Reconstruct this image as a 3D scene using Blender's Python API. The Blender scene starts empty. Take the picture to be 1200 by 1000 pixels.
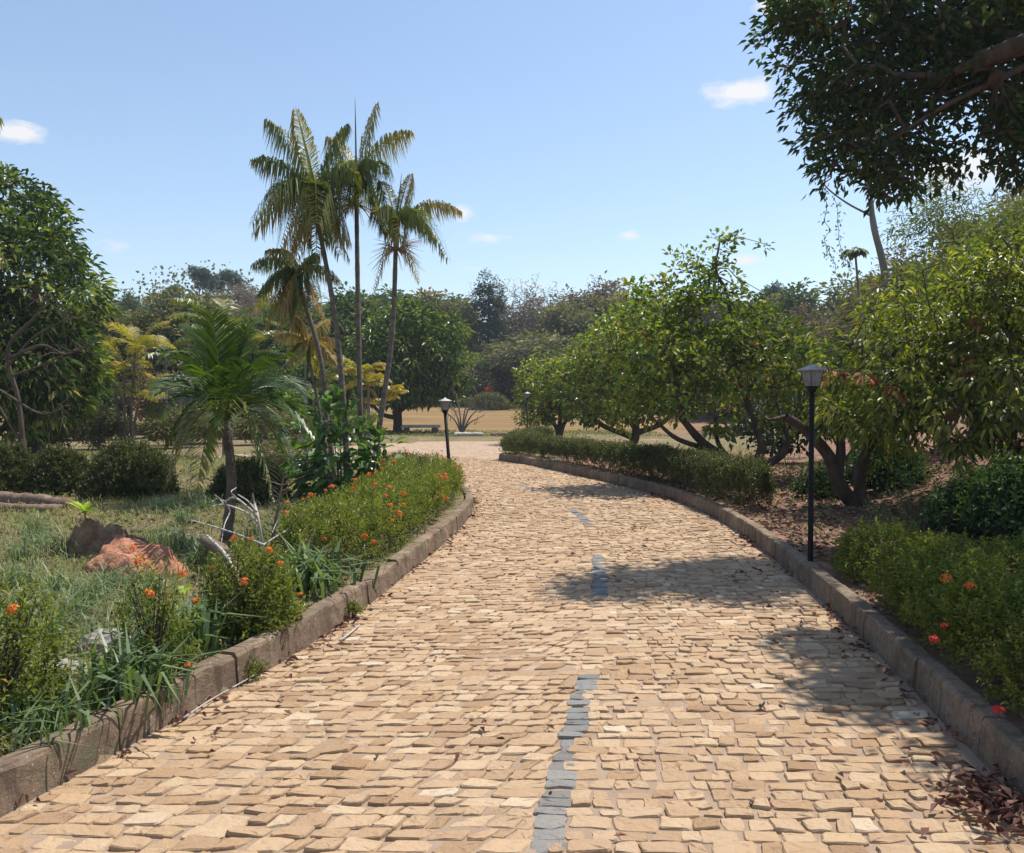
import bpy, math
import numpy as np
from mathutils import Vector

# ------------------------------------------------------------------ camera, light, exposure
S = bpy.context.scene
C = S.collection
rng = np.random.default_rng(11)
CAM_H = 1.65
cam_data = bpy.data.cameras.new("camera")
cam = bpy.data.objects.new("camera", cam_data)
C.objects.link(cam)
cam.location = (0, 0, CAM_H)
cam.rotation_euler = (math.radians(90 - 1.66), 0, 0)
cam_data.sensor_width = 36
cam_data.lens = 30.0
cam_data.clip_start = 0.05
cam_data.clip_end = 3000
S.camera = cam

SUN_EL, SUN_AZ = math.radians(65), math.radians(56)      # azimuth from +Y towards +X
sun_dir = Vector((math.cos(SUN_EL) * math.sin(SUN_AZ), math.cos(SUN_EL) * math.cos(SUN_AZ), math.sin(SUN_EL)))
sl = bpy.data.lights.new("sun", 'SUN')
sl.energy = 4.9
sl.angle = math.radians(0.5)
sl.color = (1.0, 0.95, 0.87)
so = bpy.data.objects.new("sun", sl)
C.objects.link(so)
so.rotation_euler = sun_dir.to_track_quat('Z', 'Y').to_euler()

S.view_settings.view_transform = 'Standard'
S.view_settings.look = 'None'
S.view_settings.gamma = 1
S.view_settings.exposure = 0.43
S.render.engine = 'CYCLES'
S.cycles.use_denoising = True
S.cycles.max_bounces = 6
S.cycles.diffuse_bounces = 2
S.cycles.glossy_bounces = 2
S.cycles.transmission_bounces = 4
S.cycles.volume_bounces = 0


def link(nt, a, b):
    nt.links.new(a, b)


def math_node(nt, op, a=None, b=None, c=None, clamp=False):
    n = nt.nodes.new('ShaderNodeMath')
    n.operation = op
    n.use_clamp = clamp
    for i, v in enumerate((a, b, c)):
        if v is None:
            continue
        if isinstance(v, (int, float)):
            n.inputs[i].default_value = v
        else:
            nt.links.new(v, n.inputs[i])
    return n.outputs[0]


W = bpy.data.worlds.new("World")
S.world = W
W.use_nodes = True
wt = W.node_tree
wt.nodes.clear()
w_out = wt.nodes.new('ShaderNodeOutputWorld')
w_bg = wt.nodes.new('ShaderNodeBackground')
sky = wt.nodes.new('ShaderNodeTexSky')
sky.sky_type = 'NISHITA'
sky.sun_disc = False
sky.sun_elevation = SUN_EL
sky.sun_rotation = SUN_AZ
sky.altitude = 100
sky.air_density = 1.15
sky.dust_density = 0.45
sky.ozone_density = 2.2
w_bg.inputs['Strength'].default_value = 0.115
# small cumulus puffs, placed by compass direction and height above the horizon
tc = wt.nodes.new('ShaderNodeTexCoord')
sep = wt.nodes.new('ShaderNodeSeparateXYZ')
link(wt, tc.outputs['Generated'], sep.inputs[0])
az = math_node(wt, 'ARCTAN2', sep.outputs[0], sep.outputs[1])
el = math_node(wt, 'ARCSINE', sep.outputs[2])
cmb = wt.nodes.new('ShaderNodeCombineXYZ')
link(wt, az, cmb.inputs[0]); link(wt, el, cmb.inputs[1])
nz = wt.nodes.new('ShaderNodeTexNoise')
nz.inputs['Scale'].default_value = 26
nz.inputs['Detail'].default_value = 6
nz.inputs['Roughness'].default_value = 0.62
mp = wt.nodes.new('ShaderNodeMapping')
mp.inputs['Scale'].default_value = (1, 1.9, 1)
link(wt, cmb.outputs[0], mp.inputs[0]); link(wt, mp.outputs[0], nz.inputs[0])
total = None
for (cx, cy, wx, wy, k) in [(22, 160, 40, 14, 1.0), (862, 112, 52, 17, 1.15), (905, 6, 32, 18, 1.1), (738, 277, 16, 8, .8),
                            (541, 250, 18, 12, .8), (563, 281, 38, 8, .45), (872, 306, 22, 9, .8), (1125, 200, 70, 30, 1.0),
                            (500, 345, 40, 8, .4), (630, 335, 50, 8, .4), (-300, 250, 200, 40, 1), (1500, 120, 220, 50, 1),
                            (150, 290, 30, 8, .35), (560, 318, 30, 7, .4)]:
    a0 = math.atan2(cx - 600, 1000.)
    e0 = math.atan2((471 - cy), math.hypot(1000, cx - 600))
    dx = math_node(wt, 'DIVIDE', math_node(wt, 'SUBTRACT', az, a0), wx / 1000.)
    dy = math_node(wt, 'DIVIDE', math_node(wt, 'SUBTRACT', el, e0), wy / 1000.)
    r2 = math_node(wt, 'ADD', math_node(wt, 'MULTIPLY', dx, dx), math_node(wt, 'MULTIPLY', dy, dy))
    m = math_node(wt, 'MULTIPLY', math_node(wt, 'SUBTRACT', 1.0, math_node(wt, 'SQRT', r2), clamp=True), k)
    total = m if total is None else math_node(wt, 'MAXIMUM', total, m)
dens = math_node(wt, 'ADD', math_node(wt, 'MULTIPLY', total, 1.1), math_node(wt, 'MULTIPLY', math_node(wt, 'SUBTRACT', nz.outputs[0], 0.56), 2.0))
has = math_node(wt, 'GREATER_THAN', total, 0.001)
dens = math_node(wt, 'MULTIPLY', math_node(wt, 'MULTIPLY', dens, 1.5, clamp=True), has)
# thin high veil near the horizon
mixc = wt.nodes.new('ShaderNodeMix')
mixc.data_type = 'RGBA'
link(wt, dens, mixc.inputs['Factor'])
hs = wt.nodes.new('ShaderNodeHueSaturation')
hs.inputs['Saturation'].default_value = 0.95
hs.inputs['Value'].default_value = 1.12
link(wt, sky.outputs[0], hs.inputs['Color'])
link(wt, hs.outputs[0], mixc.inputs['A'])
mixc.inputs['B'].default_value = (6.0, 6.05, 6.2, 1)
link(wt, mixc.outputs['Result'], w_bg.inputs['Color'])
link(wt, w_bg.outputs[0], w_out.inputs[0])


# ------------------------------------------------------------------ helpers: pixels of the photo to metres at a chosen depth
def PX(px, Y):
    return (px - 600) / 1000. * Y


def PZ(py, Y):
    return CAM_H - (py - 471) / 1000. * Y


def P3(px, py, Y):
    return np.array((PX(px, Y), Y, PZ(py, Y)))


def unit(a):
    a = np.asarray(a, float)
    return a / np.maximum(np.linalg.norm(a, axis=-1, keepdims=True), 1e-9)


def smooth(t):
    t = np.clip(t, 0, 1)
    return t * t * (3 - 2 * t)


# ------------------------------------------------------------------ mesh building
class MB:
    def __init__(self):
        self.v, self.t, self.f3, self.f4, self.n = [], [], [], [], 0
        self.m3, self.m4, self.mi = [], [], 0

    def add(self, V, F3=None, F4=None, tint=0.5):
        V = np.asarray(V, float).reshape(-1, 3)
        self.v.append(V)
        tt = np.empty(len(V))
        tt[:] = tint
        self.t.append(tt)
        if F3 is not None and len(F3):
            self.f3.append(np.asarray(F3, int).reshape(-1, 3) + self.n)
            self.m3.append(np.full(len(self.f3[-1]), self.mi))
        if F4 is not None and len(F4):
            self.f4.append(np.asarray(F4, int).reshape(-1, 4) + self.n)
            self.m4.append(np.full(len(self.f4[-1]), self.mi))
        self.n += len(V)

    def build(self, name, mat, parent=None, org=(0, 0, 0), shade=False):
        V = np.concatenate(self.v) - np.asarray(org, float)
        f3 = np.concatenate(self.f3) if self.f3 else np.zeros((0, 3), int)
        f4 = np.concatenate(self.f4) if self.f4 else np.zeros((0, 4), int)
        me = bpy.data.meshes.new(name)
        me.vertices.add(len(V))
        me.vertices.foreach_set('co', V.astype(np.float32).ravel())
        loops = np.concatenate([f3.ravel(), f4.ravel()]).astype(np.int32)
        me.loops.add(len(loops))
        me.loops.foreach_set('vertex_index', loops)
        starts = np.concatenate([np.arange(len(f3)) * 3, len(f3) * 3 + np.arange(len(f4)) * 4]).astype(np.int32)
        me.polygons.add(len(starts))
        me.polygons.foreach_set('loop_start', starts)
        me.polygons.foreach_set('use_smooth', np.full(len(starts), shade, bool))
        me.polygons.foreach_set('material_index', np.concatenate(self.m3 + self.m4).astype(np.int32))
        a = me.attributes.new('tint', 'FLOAT', 'POINT')
        a.data.foreach_set('value', np.concatenate(self.t).astype(np.float32))
        me.update(calc_edges=True)
        me.validate()
        mats = mat if isinstance(mat, (list, tuple)) else [mat]
        for m in mats:
            me.materials.append(m)
        o = bpy.data.objects.new(name, me)
        C.objects.link(o)
        if parent is not None:
            o.parent = parent
        else:
            o.location = org
        return o


def tag(o, label=None, cat=None, group=None, kind=None):
    if label:
        o['label'] = label
    if cat:
        o['category'] = cat
    if group:
        o['group'] = group
    if kind:
        o['kind'] = kind
    return o


def thing(name, label, cat, loc=(0, 0, 0), group=None):
    o = bpy.data.objects.new(name, None)
    o.empty_display_size = .2
    C.objects.link(o)
    o.location = tuple(loc)
    return tag(o, label, cat, group)


def copy_thing(o, parent=None):
    c = o.copy()
    C.objects.link(c)
    if parent is not None:
        c.parent = parent
    for ch in list(o.children):
        copy_thing(ch, c)
    return c


def tube(mb, pts, rad, k=6, tint=0.5, cap=False):
    pts = np.asarray(pts, float)
    n = len(pts)
    rad = np.broadcast_to(np.asarray(rad, float), (n,))
    d = np.gradient(pts, axis=0)
    d = unit(d)
    ref = np.array((0., 0., 1.)) if abs(d[0, 2]) < .9 else np.array((1., 0., 0.))
    u = np.zeros_like(pts)
    for i in range(n):
        x = ref - d[i] * np.dot(ref, d[i])
        x = x / max(np.linalg.norm(x), 1e-9)
        u[i] = x
        ref = x
    w = np.cross(d, u)
    ang = np.arange(k) * 2 * math.pi / k
    V = pts[:, None] + rad[:, None, None] * (np.cos(ang)[None, :, None] * u[:, None] + np.sin(ang)[None, :, None] * w[:, None])
    V = V.reshape(-1, 3)
    i = np.arange(n - 1)[:, None] * k
    j = np.arange(k)[None]
    j2 = (j + 1) % k
    F = np.stack([i + j, i + j2, i + k + j2, i + k + j], -1).reshape(-1, 4)
    F3 = None
    if cap:
        V = np.concatenate([V, pts[:1], pts[-1:]])
        a, b = n * k, n * k + 1
        F3 = [[a, (q + 1) % k, q] for q in range(k)] + [[b, (n - 1) * k + q, (n - 1) * k + (q + 1) % k] for q in range(k)]
    mb.add(V, F3, F, tint)


def box(mb, c, s, rz=0., tint=.5, taper=1., lean=(0, 0), bev=0.):
    """A box with slightly bevelled vertical edges; c is the centre, s the full size, taper scales the top."""
    sx, sy, sz = s[0] / 2, s[1] / 2, s[2] / 2
    b = min(bev, sx * .9, sy * .9)
    ring = [(-sx + b, -sy), (sx - b, -sy), (sx, -sy + b), (sx, sy - b), (sx - b, sy), (-sx + b, sy), (-sx, sy - b), (-sx, -sy + b)] if b > 0 else [(-sx, -sy), (sx, -sy), (sx, sy), (-sx, sy)]
    k = len(ring)
    R = np.array(ring)
    cr, sr = math.cos(rz), math.sin(rz)
    rows = []
    levels = [(-sz, 1.), (sz - b, taper), (sz, taper * (1 - b / max(sx, 1e-6)) if b > 0 else taper)] if b > 0 else [(-sz, 1.), (sz, taper)]
    for z, f in levels:
        q = R * f
        h = (z + sz) / max(2 * sz, 1e-9)
        rows.append(np.stack([c[0] + q[:, 0] * cr - q[:, 1] * sr + lean[0] * h, c[1] + q[:, 0] * sr + q[:, 1] * cr + lean[1] * h, np.full(k, c[2] + z)], 1))
    V = np.concatenate(rows + [rows[0].mean(0)[None], rows[-1].mean(0)[None]])
    m = len(rows)
    F4 = [[r * k + q, r * k + (q + 1) % k, (r + 1) * k + (q + 1) % k, (r + 1) * k + q] for r in range(m - 1) for q in range(k)]
    F3 = [[m * k, (q + 1) % k, q] for q in range(k)] + [[m * k + 1, (m - 1) * k + q, (m - 1) * k + (q + 1) % k] for q in range(k)]
    mb.add(V, F3, F4, tint)


def leaves(mb, P, D, N, L, Wd, tint, fold=.25, droop=.15, hi=False):
    """Many leaves at once: base P, direction D, upper side N, length L, width Wd."""
    P = np.asarray(P, float)
    n = len(P)
    if n == 0:
        return
    D = unit(D)
    side = unit(np.cross(D, N))
    N = np.cross(side, D)
    L = np.broadcast_to(np.asarray(L, float), (n,))[:, None]
    Wd = np.broadcast_to(np.asarray(Wd, float), (n,))[:, None]
    tint = np.broadcast_to(np.asarray(tint, float), (n,))
    dn = np.array((0, 0, -1.))
    if not hi:
        M = P + D * L * .45 + N * fold * Wd
        T = P + D * L + dn * L * droop
        V = np.stack([P, M + side * Wd * .5, T, M - side * Wd * .5], 1).reshape(-1, 3)
        b = np.arange(n)[:, None] * 4
        F = np.concatenate([b + np.array([[0, 2, 1]]), b + np.array([[0, 3, 2]])])
        mb.add(V, F, None, np.repeat(tint, 4))
        return
    m1 = P + D * L * .33 + dn * L * droop * .12
    m2 = P + D * L * .68 + dn * L * droop * .45
    m3 = P + D * L * .98 + dn * L * droop
    up = N * fold * Wd
    V = np.stack([P, m1, m2, m3, m1 + side * Wd * .5 + up, m1 - side * Wd * .5 + up, m2 + side * Wd * .43 + up, m2 - side * Wd * .43 + up], 1).reshape(-1, 3)
    b = np.arange(n)[:, None] * 8
    F3 = np.concatenate([b + np.array([x]) for x in ([0, 1, 4], [0, 5, 1], [2, 3, 6], [2, 7, 3])])
    F4 = np.concatenate([b + np.array([x]) for x in ([1, 2, 6, 4], [1, 5, 7, 2])])
    mb.add(V, F3, F4, np.repeat(tint, 8))


def rand_unit(n):
    return unit(rng.normal(size=(n, 3)))


def blades(mb, P, az, L, Wd, bend, tint):
    """Grass-like blades: base P, compass az, length, width, bend 0..1 (how far they arch over)."""
    n = len(P)
    h = np.stack([np.cos(az), np.sin(az), np.zeros(n)], 1)
    s = np.stack([-np.sin(az), np.cos(az), np.zeros(n)], 1)
    L = L[:, None]; Wd = Wd[:, None]; bend = bend[:, None]
    up = np.array((0, 0, 1.))
    m = P + up * L * .55 * (1 - .25 * bend) + h * L * .28 * bend
    t = m + up * L * (.45 - .75 * bend * .9) + h * L * (.15 + .5 * bend)
    V = np.stack([P - s * Wd * .35, P + s * Wd * .35, m + s * Wd * .5, m - s * Wd * .5, t], 1).reshape(-1, 3)
    b = np.arange(n)[:, None] * 5
    mb.add(V, b + np.array([[3, 2, 4]]), b + np.array([[0, 1, 2, 3]]), np.repeat(tint, 5))


# ------------------------------------------------------------------ materials
def new_mat(name):
    m = bpy.data.materials.new(name)
    m.use_nodes = True
    nt = m.node_tree
    nt.nodes.clear()
    out = nt.nodes.new('ShaderNodeOutputMaterial')
    p = nt.nodes.new('ShaderNodeBsdfPrincipled')
    link(nt, p.outputs[0], out.inputs[0])
    return m, nt, p, out


def ramp(nt, fac, cols, pos=None):
    r = nt.nodes.new('ShaderNodeValToRGB')
    n = len(cols)
    pos = pos or [i / (n - 1) for i in range(n)]
    e = r.color_ramp.elements
    while len(e) < n:
        e.new(.5)
    for i in range(n):
        e[i].position = pos[i]
        e[i].color = (*cols[i], 1)
    link(nt, fac, r.inputs[0])
    return r.outputs[0]


def noise(nt, scale, detail=4, rough=.55, vec=None, dim='3D'):
    n = nt.nodes.new('ShaderNodeTexNoise')
    n.inputs['Scale'].default_value = scale
    n.inputs['Detail'].default_value = detail
    n.inputs['Roughness'].default_value = rough
    if vec is not None:
        link(nt, vec, n.inputs['Vector'])
    return n.outputs[0]


def objco(nt):
    return nt.nodes.new('ShaderNodeTexCoord').outputs['Object']


def wpos(nt):
    return nt.nodes.new('ShaderNodeNewGeometry').outputs['Position']


def attr(nt, name='tint'):
    a = nt.nodes.new('ShaderNodeAttribute')
    a.attribute_name = name
    return a.outputs['Fac']


def mix(nt, fac, a, b, mode='MIX'):
    n = nt.nodes.new('ShaderNodeMix')
    n.data_type = 'RGBA'
    n.blend_type = mode
    for nm, v in (('Factor', fac), ('A', a), ('B', b)):
        if isinstance(v, (int, float)):
            n.inputs[nm].default_value = v
        elif isinstance(v, tuple):
            n.inputs[nm].default_value = (*v, 1)
        else:
            link(nt, v, n.inputs[nm])
    return n.outputs['Result']


def bump(nt, p, h, strength=.5, dist=.02):
    b = nt.nodes.new('ShaderNodeBump')
    b.inputs['Strength'].default_value = strength
    b.inputs['Distance'].default_value = dist
    link(nt, h, b.inputs['Height'])
    link(nt, b.outputs[0], p.inputs['Normal'])


def leaf_mat(name, cols, pos=None, rough=.42, trans=.4, spec=.3, tcol=None):
    m, nt, p, out = new_mat(name)
    col = ramp(nt, attr(nt), cols, pos)
    link(nt, col, p.inputs['Base Color'])
    p.inputs['Roughness'].default_value = rough
    p.inputs['Specular IOR Level'].default_value = spec
    if trans > 0:
        t = nt.nodes.new('ShaderNodeBsdfTranslucent')
        g = mix(nt, 1.0, col, tcol or (1.5, 1.7, .55), 'MULTIPLY')
        link(nt, g, t.inputs[0])
        ms = nt.nodes.new('ShaderNodeMixShader')
        ms.inputs[0].default_value = trans
        link(nt, p.outputs[0], ms.inputs[1]); link(nt, t.outputs[0], ms.inputs[2])
        link(nt, ms.outputs[0], out.inputs[0])
    return m


def bark_mat(name, a, b, scale=6., stretch=.3, strength=.6):
    m, nt, p, out = new_mat(name)
    mpn = nt.nodes.new('ShaderNodeMapping')
    mpn.inputs['Scale'].default_value = (1, 1, stretch)
    link(nt, objco(nt), mpn.inputs[0])
    n1 = noise(nt, scale, 6, .65, mpn.outputs[0])
    n2 = noise(nt, scale * 5, 4, .6, mpn.outputs[0])
    c = ramp(nt, n1, [a, b], [.35, .68])
    c = mix(nt, math_node(nt, 'MULTIPLY', n2, .6), c, tuple(.45 * x for x in a))
    link(nt, c, p.inputs['Base Color'])
    p.inputs['Roughness'].default_value = .85
    p.inputs['Specular IOR Level'].default_value = .2
    bump(nt, p, n2, strength, .03)
    return m


def plain_mat(name, a, b=None, scale=20., rough=.7, metal=0., spec=.4, bstr=.15):
    m, nt, p, out = new_mat(name)
    n1 = noise(nt, scale, 5, .6, objco(nt))
    c = ramp(nt, n1, [a, b or tuple(min(1, x * 1.35) for x in a)], [.35, .7])
    link(nt, c, p.inputs['Base Color'])
    p.inputs['Roughness'].default_value = rough
    p.inputs['Metallic'].default_value = metal
    p.inputs['Specular IOR Level'].default_value = spec
    bump(nt, p, n1, bstr, .01)
    return m


M = {}
M['mango'] = leaf_mat('mango_leaf', [(.02, .042, .012), (.065, .115, .018), (.19, .235, .04), (.36, .34, .11)], [0, .45, .85, 1], .38, .25, .45)
M['mango_right'] = leaf_mat('drooping_leaf', [(.034, .06, .013), (.14, .17, .026), (.3, .3, .05), (.36, .3, .07)], [0, .45, .95, 1], .42, .34, .35)
M['cashew'] = leaf_mat('cashew_leaf', [(.036, .072, .014), (.14, .195, .024), (.34, .35, .05), (.36, .2, .05)], [0, .5, .95, 1], .38, .3, .4)
M['shade_tree'] = leaf_mat('shade_leaf', [(.016, .034, .015), (.036, .066, .022), (.09, .12, .03), (.11, .06, .032)], [0, .5, .9, 1], .5, .34, .25)
M['olive'] = leaf_mat('olive_leaf', [(.065, .075, .03), (.12, .12, .045), (.2, .175, .08), (.26, .2, .12)], [0, .45, .85, 1], .6, .25)
M['far_green'] = leaf_mat('far_leaf', [(.04, .07, .024), (.08, .12, .035), (.14, .17, .05), (.2, .19, .08)], [0, .5, .85, 1], .6, .25)
M['dark_green'] = leaf_mat('ivy_leaf', [(.012, .03, .016), (.025, .052, .022), (.05, .085, .03)], None, .5, .2)
M['dry'] = leaf_mat('dry_leaf', [(.1, .07, .055), (.17, .115, .088), (.23, .15, .11)], None, .8, .2)
M['feather'] = leaf_mat('feathery_leaf', [(.06, .08, .026), (.12, .145, .045), (.21, .22, .085)], None, .5, .4)
M['ixora'] = leaf_mat('ixora_leaf', [(.036, .06, .012), (.12, .145, .021), (.26, .25, .045), (.34, .19, .07)], [0, .5, .92, 1], .42, .28, .22)
M['box'] = leaf_mat('clipped_leaf', [(.022, .036, .012), (.06, .072, .018), (.145, .14, .035), (.2, .14, .055)], [0, .5, .9, 1], .42, .25)
M['broad'] = leaf_mat('broad_leaf', [(.03, .065, .018), (.07, .14, .03), (.16, .24, .06)], None, .3, .35)
M['palm'] = leaf_mat('palm_leaflet', [(.022, .048, .014), (.06, .105, .02), (.13, .165, .032), (.27, .21, .05), (.26, .14, .06)], [0, .4, .68, .88, 1], .38, .25, .4)
M['acai'] = leaf_mat('tall_palm_leaflet', [(.04, .062, .022), (.1, .125, .033), (.2, .195, .055), (.36, .26, .08), (.28, .19, .11)], [0, .4, .62, .84, 1], .4, .35)
M['yellow_palm'] = leaf_mat('yellow_palm_leaflet', [(.08, .12, .025), (.2, .21, .04), (.36, .28, .06), (.34, .19, .06)], None, .4, .4)
M['grass'] = leaf_mat('grass_blade', [(.09, .115, .045), (.16, .18, .075), (.27, .25, .12), (.42, .34, .2)], [0, .4, .7, 1], .55, .35)
M['tuft'] = leaf_mat('tuft_blade', [(.08, .125, .06), (.15, .2, .1), (.25, .28, .15), (.42, .35, .22)], [0, .45, .85, 1], .45, .3)
M['strap'] = leaf_mat('strap_blade', [(.05, .085, .035), (.11, .165, .075), (.2, .25, .11)], None, .38, .3)
M['bright'] = leaf_mat('bright_leaf', [(.2, .3, .03), (.36, .42, .05)], None, .4, .45)
M['litter'] = leaf_mat('fallen_leaf', [(.075, .042, .03), (.17, .1, .065), (.27, .17, .11), (.42, .33, .24)], [0, .4, .75, 1], .75, 0)
M['red_litter'] = leaf_mat('red_fallen_leaf', [(.07, .025, .02), (.17, .07, .05), (.27, .15, .1)], None, .7, 0)
M['flower'] = leaf_mat('orange_petal', [(.55, .09, .015), (.75, .2, .03), (.8, .3, .05)], None, .5, .3, tcol=(1.1, .7, .4))
M['red_flower'] = leaf_mat('red_petal', [(.5, .03, .02), (.65, .06, .04)], None, .5, .3, tcol=(1.1, .5, .4))
M['bark_dark'] = bark_mat('dark_bark', (.075, .052, .038), (.17, .13, .1))
M['bark_grey'] = bark_mat('grey_bark', (.14, .125, .11), (.3, .28, .25))
M['bark_pale'] = bark_mat('pale_bark', (.2, .18, .155), (.36, .33, .29))
M['palm_trunk'] = bark_mat('palm_trunk', (.13, .105, .085), (.27, .235, .2), 8, 1.6, .7)
M['dead_white'] = bark_mat('bleached_wood', (.42, .38, .33), (.62, .58, .52))
M['dead_brown'] = bark_mat('dead_wood', (.16, .1, .07), (.32, .23, .17))
M['fibre'] = plain_mat('dry_fibre', (.26, .16, .1), (.42, .3, .2), 30, .9)
M['metal'] = plain_mat('black_paint', (.008, .008, .009), (.018, .017, .016), 40, .6, 0, .12, .05)
M['tin'] = plain_mat('grey_tin', (.2, .21, .22), (.34, .35, .36), 25, .5, .3, .5, .08)
M['kerb'] = None
M['rock'] = plain_mat('pale_rock', (.22, .19, .16), (.38, .34, .29), 9, .9, 0, .2, .8)


def glass_mat():
    m, nt, p, out = new_mat('frosted_pane')
    n1 = noise(nt, 18, 4, .6, objco(nt))
    link(nt, ramp(nt, n1, [(.16, .165, .16), (.3, .305, .3)], [.3, .7]), p.inputs['Base Color'])
    p.inputs['Roughness'].default_value = .25
    p.inputs['Transmission Weight'].default_value = .25
    return m


M['pane'] = glass_mat()


def kerb_mat():
    m, nt, p, out = new_mat('weathered_concrete')
    pos = wpos(nt)
    n1 = noise(nt, 3.0, 6, .65, pos)
    n2 = noise(nt, 26, 6, .7, pos)
    n3 = noise(nt, 140, 3, .6, pos)
    c = ramp(nt, n1, [(.12, .083, .056), (.22, .155, .105), (.32, .245, .175)], [.3, .52, .75])
    c = mix(nt, ramp(nt, n2, [(0, 0, 0), (1, 1, 1)], [.5, .68]), c, (.12, .09, .065))
    c = mix(nt, ramp(nt, noise(nt, 60, 2, .5, pos), [(0, 0, 0), (1, 1, 1)], [.68, .74]), c, (.5, .45, .38))
    stm = nt.nodes.new('ShaderNodeMapping')
    stm.inputs['Scale'].default_value = (1, 1, .12)
    link(nt, pos, stm.inputs[0])
    n5 = noise(nt, 13, 4, .6, stm.outputs[0])
    c = mix(nt, ramp(nt, n5, [(0, 0, 0), (.75, .75, .75)], [.54, .68]), c, (.075, .055, .042))
    c = mix(nt, ramp(nt, noise(nt, 2.2, 5, .7, pos), [(0, 0, 0), (.6, .6, .6)], [.56, .66]), c, (.12, .125, .07))
    link(nt, c, p.inputs['Base Color'])
    p.inputs['Roughness'].default_value = .92
    p.inputs['Specular IOR Level'].default_value = .2
    h = math_node(nt, 'ADD', n2, math_node(nt, 'MULTIPLY', n3, .5))
    bump(nt, p, h, .8, .012)
    return m


M['kerb'] = kerb_mat()


def stone_mat():
    m, nt, p, out = new_mat('sandstone_setts')
    pos = wpos(nt)
    c = ramp(nt, attr(nt), [(.15, .148, .14), (.225, .22, .205), (.27, .165, .088), (.38, .256, .15), (.46, .335, .21), (.52, .42, .3)], [0, .09, .1, .45, .85, 1])
    n1 = noise(nt, 5, 5, .6, pos)
    n2 = noise(nt, 55, 6, .7, pos)
    n4 = noise(nt, 1.1, 3, .5, pos)
    c = mix(nt, math_node(nt, 'MULTIPLY', ramp(nt, n2, [(0, 0, 0), (1, 1, 1)], [.48, .75]), .5), c, mix(nt, 1., c, (.62, .55, .48), 'MULTIPLY'))
    c = mix(nt, math_node(nt, 'MULTIPLY', ramp(nt, n1, [(0, 0, 0), (1, 1, 1)], [.45, .7]), .35), c, mix(nt, 1., c, (1.12, .98, .84), 'MULTIPLY'))
    c = mix(nt, ramp(nt, n4, [(0, 0, 0), (.35, .35, .35)], [.5, .72]), c, mix(nt, 1., c, (.8, .74, .68), 'MULTIPLY'))
    n6 = noise(nt, .45, 5, .65, pos)
    c = mix(nt, ramp(nt, n6, [(0, 0, 0), (.35, .35, .35)], [.52, .7]), c, (.45, .33, .23))
    n7 = noise(nt, 14, 3, .6, pos)
    c = mix(nt, ramp(nt, n7, [(0, 0, 0), (.55, .55, .55)], [.62, .72]), c, mix(nt, 1., c, (.5, .42, .36), 'MULTIPLY'))
    link(nt, c, p.inputs['Base Color'])
    p.inputs['Roughness'].default_value = .8
    p.inputs['Specular IOR Level'].default_value = .3
    bump(nt, p, math_node(nt, 'ADD', n2, n1), .55, .012)
    return m


M['stone'] = stone_mat()


def sand_mat():
    m, nt, p, out = new_mat('joint_sand')
    pos = wpos(nt)
    n1 = noise(nt, 3, 5, .6, pos)
    n2 = noise(nt, 120, 4, .7, pos)
    c = ramp(nt, n1, [(.31, .215, .145), (.42, .31, .215)], [.3, .7])
    c = mix(nt, math_node(nt, 'MULTIPLY', n2, .5), c, (.16, .1, .065))
    link(nt, c, p.inputs['Base Color'])
    p.inputs['Roughness'].default_value = .95
    bump(nt, p, n2, .8, .008)
    return m


M['sand'] = sand_mat()


def far_paving_mat():
    m, nt, p, out = new_mat('far_paving')
    pos = wpos(nt)
    v = nt.nodes.new('ShaderNodeTexVoronoi')
    v.inputs['Scale'].default_value = 6.5
    link(nt, pos, v.inputs['Vector'])
    v2 = nt.nodes.new('ShaderNodeTexVoronoi')
    v2.feature = 'DISTANCE_TO_EDGE'
    v2.inputs['Scale'].default_value = 6.5
    link(nt, pos, v2.inputs['Vector'])
    spn = nt.nodes.new('ShaderNodeSeparateColor')
    link(nt, v.outputs['Color'], spn.inputs[0])
    c = ramp(nt, spn.outputs[0], [(.3, .2, .125), (.4, .28, .18), (.46, .34, .23)])
    c = mix(nt, ramp(nt, v2.outputs[0], [(1, 1, 1), (0, 0, 0)], [.03, .09]), c, (.22, .15, .1))
    n4 = noise(nt, .7, 4, .6, pos)
    c = mix(nt, ramp(nt, n4, [(0, 0, 0), (.8, .8, .8)], [.45, .7]), c, (.36, .25, .17))
    link(nt, c, p.inputs['Base Color'])
    p.inputs['Roughness'].default_value = .9
    bump(nt, p, v2.outputs[0], .5, .03)
    return m


M['far_paving'] = far_paving_mat()

# ------------------------------------------------------------------ the road: paired edges
EDGE = np.array([  # left x, left y, right x, right y
    (-4.2, -4, 1.25, -4), (-2.9, 0, 1.68, 0), (-2.02, 3.37, 2.08, 3.3), (-1.32, 6.02, 2.47, 6.2), (-.87, 9.2, 2.77, 9.3), (-.62, 11.9, 2.87, 11.7),
    (-.62, 13.5, 2.74, 13.9), (-.87, 15.0, 2.3, 16.1), (-1.55, 16.7, 1.65, 18.4), (-2.7, 18.4, .76, 21.2), (-4.3, 20.2, -.25, 23.7),
    (-6.2, 22.0, -2.3, 26.6), (-8.0, 23.8, -4.7, 29.0)], float)


def catmull(P, per=16):
    P = np.asarray(P, float)
    Q = np.concatenate([2 * P[:1] - P[1:2], P, 2 * P[-1:] - P[-2:-1]])
    out = []
    for i in range(len(P) - 1):
        p0, p1, p2, p3 = Q[i], Q[i + 1], Q[i + 2], Q[i + 3]
        t = np.linspace(0, 1, per, endpoint=False)[:, None]
        out.append(.5 * (2 * p1 + (p2 - p0) * t + (2 * p0 - 5 * p1 + 4 * p2 - p3) * t ** 2 + (3 * p1 - p0 - 3 * p2 + p3) * t ** 3))
    out.append(P[-1:])
    return np.concatenate(out)


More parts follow.
